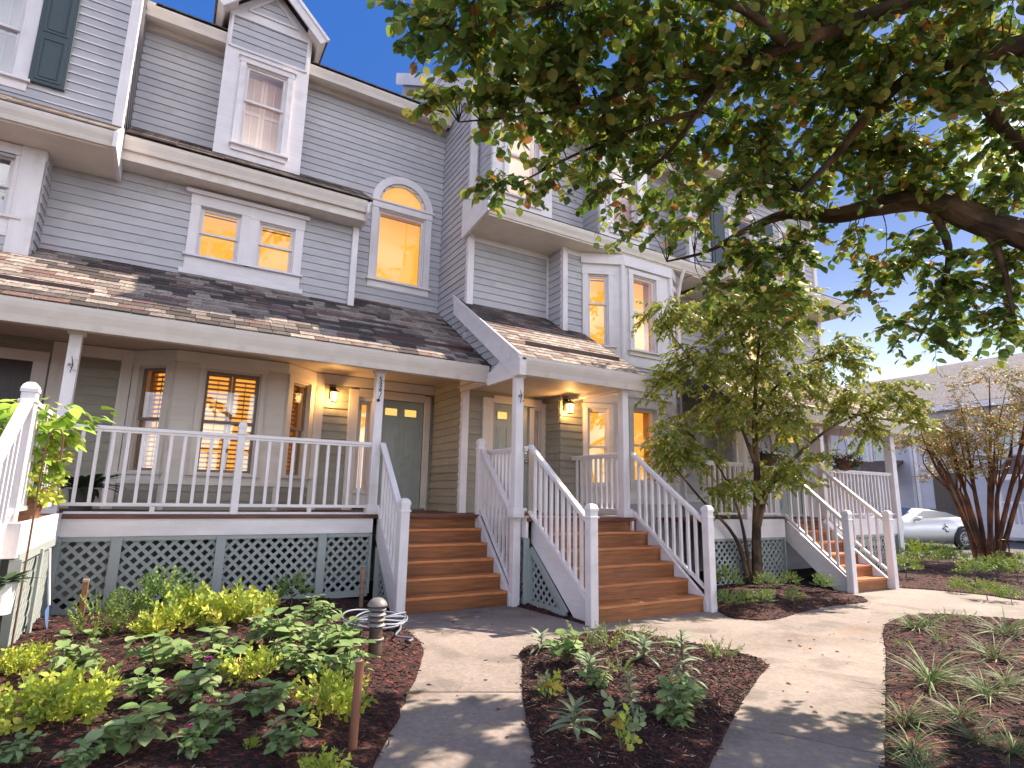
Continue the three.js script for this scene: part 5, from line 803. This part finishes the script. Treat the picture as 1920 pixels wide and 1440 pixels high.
// ------------------------------------------------------------------ lamps and small things
lantern(2.22, 2.93, W1 + .03, 'small lit lantern on the middle house, between bay window and front door');
lantern(5.76, 2.88, -7.97, 'small lit lantern on the right-hand house, beside the bay window');
function houseNumber(x, y, z, kind, label) {
  const g = thing('house_number', label, 'house number', [x, y, z]);
  if (kind === 0) { const s = [[[.02, .26], [-.015, .245], [.0, .225], [.018, .21], [-.012, .195]], [[-.015, .17], [.015, .175], [.0, .15], [.018, .135], [-.015, .12]], [[.0, .095], [-.018, .075], [.0, .055], [.018, .075], [.0, .095], [.012, .11]], [[.02, .04], [.0, -.01], [-.012, -.04]]];
    for (const l of s) P(g, 'digit', tube(l.map(p => [p[0], p[1], .006, .0055]), 5), mt.metal); P(g, 'number_disc', new THREE.CylinderGeometry(.022, .022, .01, 14).rotateX(HP), mt.metal, [-.02, -.07, .006]);
  } else { for (let i = 0; i < 8; i++) { const a = i * .9; P(g, 'metal_leaf', leafGeo(.05, .026, { droop: .1 }).rotateZ(a).translate(.014 * Math.cos(a * 2), i * .016 - .06, .012), i % 3 ? mt.nickel : mt.metal); } P(g, 'metal_stem', tube([[0, -.09, .006, .004], [.012, 0, .008, .004], [-.006, .09, .006, .003]], 5), mt.metal); }
  return g;
}
houseNumber(2.43, 2.72, -7.708, 0, 'black vertical house number on the post beside the middle steps');
houseNumber(-1.0, 2.70, -7.708, 1, 'silver metal leaf ornament on the left porch post');
houseNumber(4.01, 2.72, -6.588, 1, 'silver metal leaf ornament on the right-hand porch post');
{ // path light
  const x = 1.68, z = -5.03, g = thing('path_light', 'squat dark bollard path light with ribbed head beside the hose', 'path light', [x, bedL.y(x, z) - .02, z]);
  P(g, 'post', uvBox(new THREE.CylinderGeometry(.052, .056, .36, 20).translate(0, .18, 0)), M(.10, .07, .055, { roughness: .5, map: grainT }));
  for (let i = 0; i < 4; i++) P(g, 'louvre_ring', new THREE.LatheGeometry([[.054, 0], [.075, -.012], [.078, -.004], [.056, .014]].map(p => new THREE.Vector2(...p)), 24), i % 2 ? M(.13, .12, .12) : M(.22, .2, .2), [0, .255 + i * .042, 0]);
  P(g, 'cap', new THREE.LatheGeometry([[0, .07], [.04, .064], [.07, .04], [.084, .012], [.084, 0], [0, 0]].map(p => new THREE.Vector2(...p)), 24), M(.17, .15, .15, { roughness: .45 }), [0, .40, 0]);
  P(g, 'collar', new THREE.TorusGeometry(.062, .008, 8, 24).rotateX(HP), M(.3, .27, .25), [0, .14, 0]);
}
{ // hose
  const cx = 2.03, cz = -6.05, y = bedL.y(cx, cz), g = thing('garden_hose', 'coiled blue-grey garden hose lying beside the middle steps', 'hose', [cx, y, cz]);
  for (let i = 0; i < 7; i++) { const r = .25 + rr(-.045, .04), l = [], dx = rr(-.03, .03), dz = rr(-.03, .03); for (let k = 0; k <= 22; k++) { const a = k / 22 * 6.28 + i; l.push([dx + Math.cos(a) * r * 1.15, .02 + i * .014 + .025 * Math.sin(a * 2 + i), dz + Math.sin(a) * r * .8, .0105]); } P(g, 'hose_loop', tube(l, 6), mt.hose); }
  P(g, 'hose_end', tube([[.2, .03, .12, .0105], [.1, .04, .4, .0105], [-.02, .03, .62, .0105], [.08, .03, .78, .0105], [.0, .03, .86, .0105]], 6), mt.hose);
  P(g, 'nozzle', new THREE.CylinderGeometry(.012, .02, .09, 10).rotateX(HP), mt.metal, [-.01, .035, .9]);
}
function stake(x, z, h, r, label, mat, square) { const g = thing('garden_stake', label, 'stake', [x, bedL.y(x, z) - .03, z]); P(g, 'shaft', square ? bx(r * 2, h, r * 1.2, .004).clone().translate(0, h / 2, 0) : uvBox(new THREE.CylinderGeometry(r, r, h, 14).translate(0, h / 2, 0)), mat, null, [0, 0, rr(-.03, .03)]); P(g, 'end_cap', square ? bx(r * 2.1, .03, r * 1.4, .003) : new THREE.TorusGeometry(r * .85, r * .25, 6, 14).rotateX(HP), M(.42, .3, .22, { roughness: .5 }), [0, h, 0]); }
stake(1.04, -3.39, .47, .024, 'reddish pipe stake in the front of the left bed near the walk', mt.copper);
{ const g = thing('path_light', 'small far path light with a ring top by the street', 'path light', [15.4, .05, -5.5]); P(g, 'post', bx(.12, .4, .12, .01), mt.deck, [0, .2, 0]); P(g, 'stem', tube([[0, .4, 0, .015], [0, .55, 0, .015], [-.04, .62, 0, .015]], 6), mt.metal); P(g, 'ring_top', new THREE.TorusGeometry(.12, .018, 8, 24).rotateX(HP), mt.metal, [-.06, .63, 0]); }
stake(2.2, -7.2, .5, .026, 'pale brown pipe stake in the mulch beside the lattice by the middle steps', M(.34, .22, .15, { map: grainT }));
stake(-.55, -7.35, .38, .025, 'short wooden stake at the back of the left bed by the corner lattice', M(.42, .22, .12, { map: grainT }), true);
{ const g = thing('hand_shovel', 'blue-bladed shovel with a white handle leaning on the left lattice', 'shovel', [-.76, .12, -6.85]); const b = leafGeo(.24, .17, { tip: .6, droop: .05, fold: -.2 }); b.rotateZ(-HP + .12).translate(0, .25, 0); P(g, 'blade', b, M(.10, .16, .34, { roughness: .4, side: THREE.DoubleSide })); P(g, 'handle', tube([[0, .23, 0, .011], [-.04, .5, -.05, .011], [-.07, .72, -.08, .011]], 7), mt.trim); }
{ // shepherd hook
  const g = thing('shepherd_hook', 'thin brown shepherd hook standing by the left porch corner', 'hook', [-.80, .05, -5.62]); P(g, 'rod', tube([[0, 0, 0, .007], [0, .8, 0, .007], [0, 1.5, 0, .007], [.01, 1.72, 0, .007], [.05, 1.8, 0, .007], [.09, 1.76, 0, .007], [.1, 1.66, 0, .007], [.1, 1.55, 0, .007]], 7), M(.10, .045, .025, { roughness: .5 })); P(g, 'foot', new THREE.ConeGeometry(.012, .08, 6).rotateX(Math.PI), mt.metal, [0, 0, 0]); }
function potPlant(name, label, cat, pos, pot, build, group) { const g = thing(name, label, cat, pos, group); if (pot) { P(g, 'pot', uvBox(new THREE.LatheGeometry(pot.prof.map(p => new THREE.Vector2(...p)), 22)), pot.mat); P(g, 'potting_soil', new THREE.CylinderGeometry(pot.sr, pot.sr, .02, 18), mt.soil, [0, pot.sy, 0]); } build(g); return g; }
potPlant('potted_vine', 'bright yellow-green vine in a pot on the left-hand porch corner', 'plant', [-1.0, 1.12, -6.42], { prof: [[0, 0], [.12, 0], [.15, .22], [.165, .22], [.165, .25], [.14, .25]], sr: .14, sy: .235, mat: M(.35, .16, .09, { map: grainT }) }, g => {
  for (let i = 0; i < 5; i++) { const a = i * 1.25; P(g, 'vine_stem', tube([[0, .22, 0, .008], [Math.cos(a) * .06, .5, Math.sin(a) * .06, .007], [Math.cos(a) * .12, .8, Math.sin(a) * .12, .005], [Math.cos(a) * .25, .95, Math.sin(a) * .25, .004]], 5), stemM); }
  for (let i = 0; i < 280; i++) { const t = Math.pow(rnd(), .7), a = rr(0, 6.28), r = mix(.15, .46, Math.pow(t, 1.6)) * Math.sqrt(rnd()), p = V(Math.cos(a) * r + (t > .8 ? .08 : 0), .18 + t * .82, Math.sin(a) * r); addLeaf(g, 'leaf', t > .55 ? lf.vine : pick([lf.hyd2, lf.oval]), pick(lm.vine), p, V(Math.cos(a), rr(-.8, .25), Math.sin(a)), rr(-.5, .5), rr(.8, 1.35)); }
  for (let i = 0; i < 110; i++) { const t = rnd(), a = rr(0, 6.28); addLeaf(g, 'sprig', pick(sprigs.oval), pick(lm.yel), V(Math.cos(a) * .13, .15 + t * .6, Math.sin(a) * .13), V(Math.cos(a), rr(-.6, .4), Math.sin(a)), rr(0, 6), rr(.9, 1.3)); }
});
potPlant('potted_fern', 'dark green fern in a pot on the porch behind the railing', 'plant', [-.82, 1.12, -8.75], { prof: [[0, 0], [.11, 0], [.14, .24], [.155, .25], [.13, .25]], sr: .13, sy: .235, mat: M(.05, .04, .035) }, g => { for (let i = 0; i < 46; i++) { const a = i * 2.4, t = rnd(); addLeaf(g, 'frond', lf.lance, pick(lm.dark), V(Math.cos(a) * .05, .26, Math.sin(a) * .05), V(Math.cos(a), rr(.2, 1.6), Math.sin(a)), rr(-.3, .3), rr(1.8, 2.8)); } });
potPlant('planter_pot', 'pale planter pot with dark leaves at the left picture edge', 'planter', [-.86, .55, -5.3], { prof: [[0, 0], [.07, 0], [.085, .2], [.095, .2], [.08, .21]], sr: .08, sy: .2, mat: M(.7, .68, .66) }, g => { P(g, 'stand', new THREE.CylinderGeometry(.03, .05, .55, 10).translate(0, -.275, 0), mt.metal); for (let i = 0; i < 34; i++) { const a = i * 2.4; addLeaf(g, 'leaf', pick([lf.lance, lf.hyd2]), pick(lm.dark), V(Math.cos(a) * .04, .2, Math.sin(a) * .04), V(Math.cos(a), rr(.1, 1.8), Math.sin(a)), rr(-.4, .4), rr(.8, 1.3)); } });
function basket(pos, label, mats, n) { return potPlant('hanging_basket', label, 'hanging plant', pos, { prof: [[0, -.16], [.1, -.14], [.16, -.02], [.18, .04], [.17, .05], [.15, .0]], sr: .15, sy: .02, mat: M(.10, .05, .03) }, g => { for (let k = 0; k < 3; k++) { const a = k * 2.09; P(g, 'chain', tube([[Math.cos(a) * .16, .03, Math.sin(a) * .16, .004], [Math.cos(a) * .08, .36, Math.sin(a) * .08, .004], [0, .7, 0, .004]], 4), mt.metal); } for (let i = 0; i < n; i++) { const a = rr(0, 6.28), e = Math.sqrt(rnd()); addLeaf(g, 'sprig', pick(sprigs.small), pick(mats), V(Math.cos(a) * .2 * e, rr(-.05, .16) - e * .05, Math.sin(a) * .2 * e), V(Math.cos(a), rr(-.8, .9), Math.sin(a)), rr(0, 6), rr(1.0, 1.7)); } }, 'hanging baskets on the far porch'); }
basket([11.25, 2.15, -6.42], 'hanging basket of dark flowering plants on the far porch', [lm.dark[0], lm.dark[1], lm.box[2], LM(.16, .03, .035), LM(.10, .02, .03)], 90);
basket([9.0, 2.15, -6.45], 'small hanging basket half hidden behind the young tree', [lm.dark[0], lm.dark[1]], 50);
{ // leaf litter on the walk
  const l = []; let k = 0; while (l.length < 90 && k++ < 4000) { const x = rr(1, 9), z = rr(-6.9, -1.2); if (bedList.some(b => inside(b.poly, x, z))) continue; if (z < -5.5 && (x > 4 && x < 6.3) || z < -6.7) continue; const g = pick([lf.oval, lf.small, lf.tiny]).clone(); g.applyMatrix4(placeLeaf(null, V(x, .01, z), V(rr(-1, 1), 0, rr(-1, 1)), rr(-.3, .3), rr(.5, 1.1))); l.push(g); }
  const m = P(scene, 'leaf_litter', mergeGeometries(l), M(.08, .045, .03, { roughness: 1, side: THREE.DoubleSide })); m.userData = { kind: 'stuff', label: 'dry brown leaf bits scattered on the concrete walk', category: 'leaf litter' };
}
// ------------------------------------------------------------------ across the street
function farHouse(label, z0, z1, x, hEave, hRidge, wins, q = {}) {   // front faces -x; u = z
  const zc = (z0 + z1) / 2, h = thing('street_house', label, 'house', [x, 0, zc], 'houses across the street'); const D = 8;
  const holes = wins.map(w => rect(w[0], w[0] + w[2], w[1], w[1] + w[3]));
  wall(h, [x, 0, 0], -HP, rect(z0, z1, 0, hEave), holes, q.mats ?? mt.sideFar, 0);
  for (const w of wins) windowUnit(h, [x, w[1], w[0]], -HP, w[2], w[3], { inside: 'darkRoom', crown: false, cw: .12 });
  for (const [z, nz] of [[z0, -1], [z1, 1]]) { P(h, 'gable_wall', slab([[0, 0], [D, 0], [D, hEave], [D / 2, hRidge], [0, hEave]], [], .1), mt.sideFar[0], [0, 0, z - zc - (nz > 0 ? .1 : 0)]); P(h, 'corner_board', bx(.14, hEave, .14), mt.trim, [-.01, hEave / 2, z - zc]); }
  const a = Math.atan2(hRidge - hEave, D / 2), l = Math.hypot(D / 2 + .5, (hRidge - hEave) * (D / 2 + .5) / (D / 2));
  const r = P(h, 'roof', merge([-1, 1].map(s => bx(l, .12, z1 - z0 + .8).clone().rotateZ(-s * a).translate(D / 2 + s * (D / 4 + .25), (hEave + hRidge) / 2 - (hRidge - hEave) * .06 + .1, 0))), q.roof ?? mt.farRoof);
  P(r, 'eave_fascia', bb(-.55, -.48, hEave - .42, hEave - .16, z0 - zc - .4, z1 - zc + .4), mt.trim);
  if (q.porch) { const [p0, p1] = q.porch, zz = (p0 + p1) / 2 - zc; P(h, 'porch_roof', bx(2.2, .1, p1 - p0).clone().rotateZ(.42).translate(-.95, 3.0, zz), mt.shingle[5]); P(h, 'porch_fascia', bx(.06, .22, p1 - p0), mt.trim, [-1.98, 2.5, zz]); for (const p of [p0 + .1, p1 - .1]) P(h, 'porch_post', bx(.13, 2.0, .13), mt.trim, [-1.85, 1.6, p - zc]); P(h, 'porch_deck', bx(2, .5, p1 - p0), mt.trim, [-1, .45, zz]); for (let z = p0 + .3; z < p1 - .2; z += .16) P(h, 'baluster', bx(.04, .8, .04), mt.trim, [-1.85, 1.1, z - zc]); P(h, 'handrail', bx(.08, .06, p1 - p0 - .2), mt.trim, [-1.85, 1.52, zz]); }
  if (q.door) P(h, 'door', bx(.06, 2.1, .95), mt.brownDoor, [-.03, 1.75, q.door - zc]);
  return h;
}
mt.farRoof = M(.46, .41, .41, { map: shinT, roughness: .9 }); mt.sideFar = [M(.50, .49, .55), M(.48, .47, .53)]; mt.darkRoom = M(.05, .055, .07, { roughness: .6 });
farHouse('pale grey house across the street with paired upstairs windows, behind the far porch', -21, -14.4, 31, 5.8, 8.2, [[-17.3, 3.4, .8, 1.2], [-16.2, 3.4, .8, 1.2], [-19.5, 3.4, .9, 1.2]], { porch: [-18, -14.8] });
farHouse('pale house across the street with dark door, behind the crape myrtle', -14, -4.5, 30.5, 6.0, 8.4, [[-11, 3.7, .9, 1.3], [-7.5, 3.7, .9, 1.3], [-9.6, .9, 1.0, 1.4]], { door: -12.9, porch: [-10.4, -5.5] });
{ // white coupe at the kerb
  const yaw = Math.atan2(-.28, -.96), g = thing('parked_car', 'white sports coupe parked at the street behind the far porch', 'car', [21.2, 0, -10.35]); g.rotation.y = -yaw;   // local +x is the nose
  const st = [[-2.25, .42, .62, .62, .62, .5], [-2.1, .3, .86, .88, .80, .55], [-1.6, .22, .95, 1.02, .90, .60], [-1.0, .2, .93, 1.17, .93, .60], [-.4, .2, .90, 1.25, .92, .60], [.1, .2, .88, 1.24, .92, .60], [.6, .2, .86, 1.02, .92, .62], [1.0, .2, .84, .88, .92, .72], [1.6, .22, .76, .80, .90, .7], [2.05, .26, .64, .66, .82, .6], [2.25, .36, .5, .5, .66, .5]];
  const ring = ([x, s, b, r, wb, wr]) => [[x, s, -wb * .92], [x, (s + b) / 2, -wb], [x, b, -wb * .95], [x, mix(b, r, .55), -mix(wb * .95, wr, .6)], [x, r - .02, -wr], [x, r + .015, -wr * .5], [x, r + .02, 0], [x, r + .015, wr * .5], [x, r - .02, wr], [x, mix(b, r, .55), mix(wb * .95, wr, .6)], [x, b, wb * .95], [x, (s + b) / 2, wb], [x, s, wb * .92]];
  const rs = st.map(ring), pos = [], idx = [], n = rs[0].length; rs.forEach(r => r.forEach(p => pos.push(...p)));
  for (let i = 0; i < rs.length - 1; i++) for (let j = 0; j < n; j++) { const k = (j + 1) % n, a = i * n + j, b = i * n + k; idx.push(a, b, a + n, b, b + n, a + n); }
  for (const e of [0, rs.length - 1]) for (let j = 1; j < n - 1; j++) idx.push(...(e ? [e * n, e * n + j, e * n + j + 1] : [0, j + 1, j]));
  const body = new THREE.BufferGeometry(); body.setAttribute('position', new THREE.Float32BufferAttribute(pos, 3)); body.setIndex(idx); body.computeVertexNormals();
  P(g, 'body', body, new THREE.MeshPhysicalMaterial({ color: lin(.6, .6, .62), roughness: .3, clearcoat: 1, clearcoatRoughness: .05, side: THREE.DoubleSide }));
  const gl = new THREE.MeshPhysicalMaterial({ color: lin(.03, .035, .045), roughness: .06, clearcoat: 1 });
  for (const s of [-1, 1]) { const sh = [[-1.25, .98], [-.85, 1.13], [-.3, 1.18], [.1, 1.17], [.55, .94], [.4, .92]]; const gg = slab(sh.map(p => [p[0], p[1]]), [], .02); gg.translate(0, 0, -.01); const m = P(g, 'side_window', gg, gl, [0, .02, s * .80], [s * -.62 * 0, 0, 0]); m.rotation.x = -s * .58; m.position.set(0, .16, s * 1.345); m.position.z = s * (.845 + .52); m.position.y = .155 + .0; m.rotation.x = -s * .5; }
  P(g, 'windscreen', bx(.62, .02, 1.12, .005), gl, [.47, 1.10, 0], [0, 0, -.55]); P(g, 'rear_window', bx(.55, .02, 1.0, .005), gl, [-1.12, 1.15, 0], [0, 0, .32]);
  for (const x of [-1.38, 1.38]) for (const s of [-1, 1]) { const w = P(g, 'wheel', new THREE.TorusGeometry(.27, .075, 10, 26), mt.rubber, [x, .335, s * .885]); w.scale.z = 1.2; const spk = [new THREE.TorusGeometry(.2, .02, 6, 22)]; for (let k = 0; k < 10; k++) spk.push(new THREE.BoxGeometry(.2, .022, .03).translate(.1, 0, 0).rotateZ(k * .628)); P(w, 'rim', merge(spk), M(.3, .3, .31, { metalness: .8, roughness: .35 }), [0, 0, s * .05]); P(w, 'wheel_well', new THREE.CylinderGeometry(.375, .375, .1, 26).rotateX(HP), mt.rubber, [0, .015, -s * .01]); }
  for (const s of [-1, 1]) { P(g, 'mirror', new THREE.SphereGeometry(.09, 12, 8).scale(1, .65, 1.2), M(.72, .72, .74, { roughness: .3 }), [.45, .96, s * 1.0]); P(g, 'mirror_arm', bx(.05, .03, .16), mt.rubber, [.45, .9, s * .92]); }
  for (const s of [-1, 1]) P(g, 'side_decal', merge([0, 1, 2, 3, 4].map(i => bx(.1, .03, .006).clone().rotateZ(i * 1.1).translate(-.72 + (i % 3) * .07, .55 + i * .05, 0))), mt.rubber, [0, 0, s * .932]);
  for (const s of [-1, 1]) P(g, 'headlight', new THREE.SphereGeometry(.14, 12, 8).scale(1.2, .5, .7), gl, [1.95, .6, s * .62]);
}
renderer.render(scene, camera);
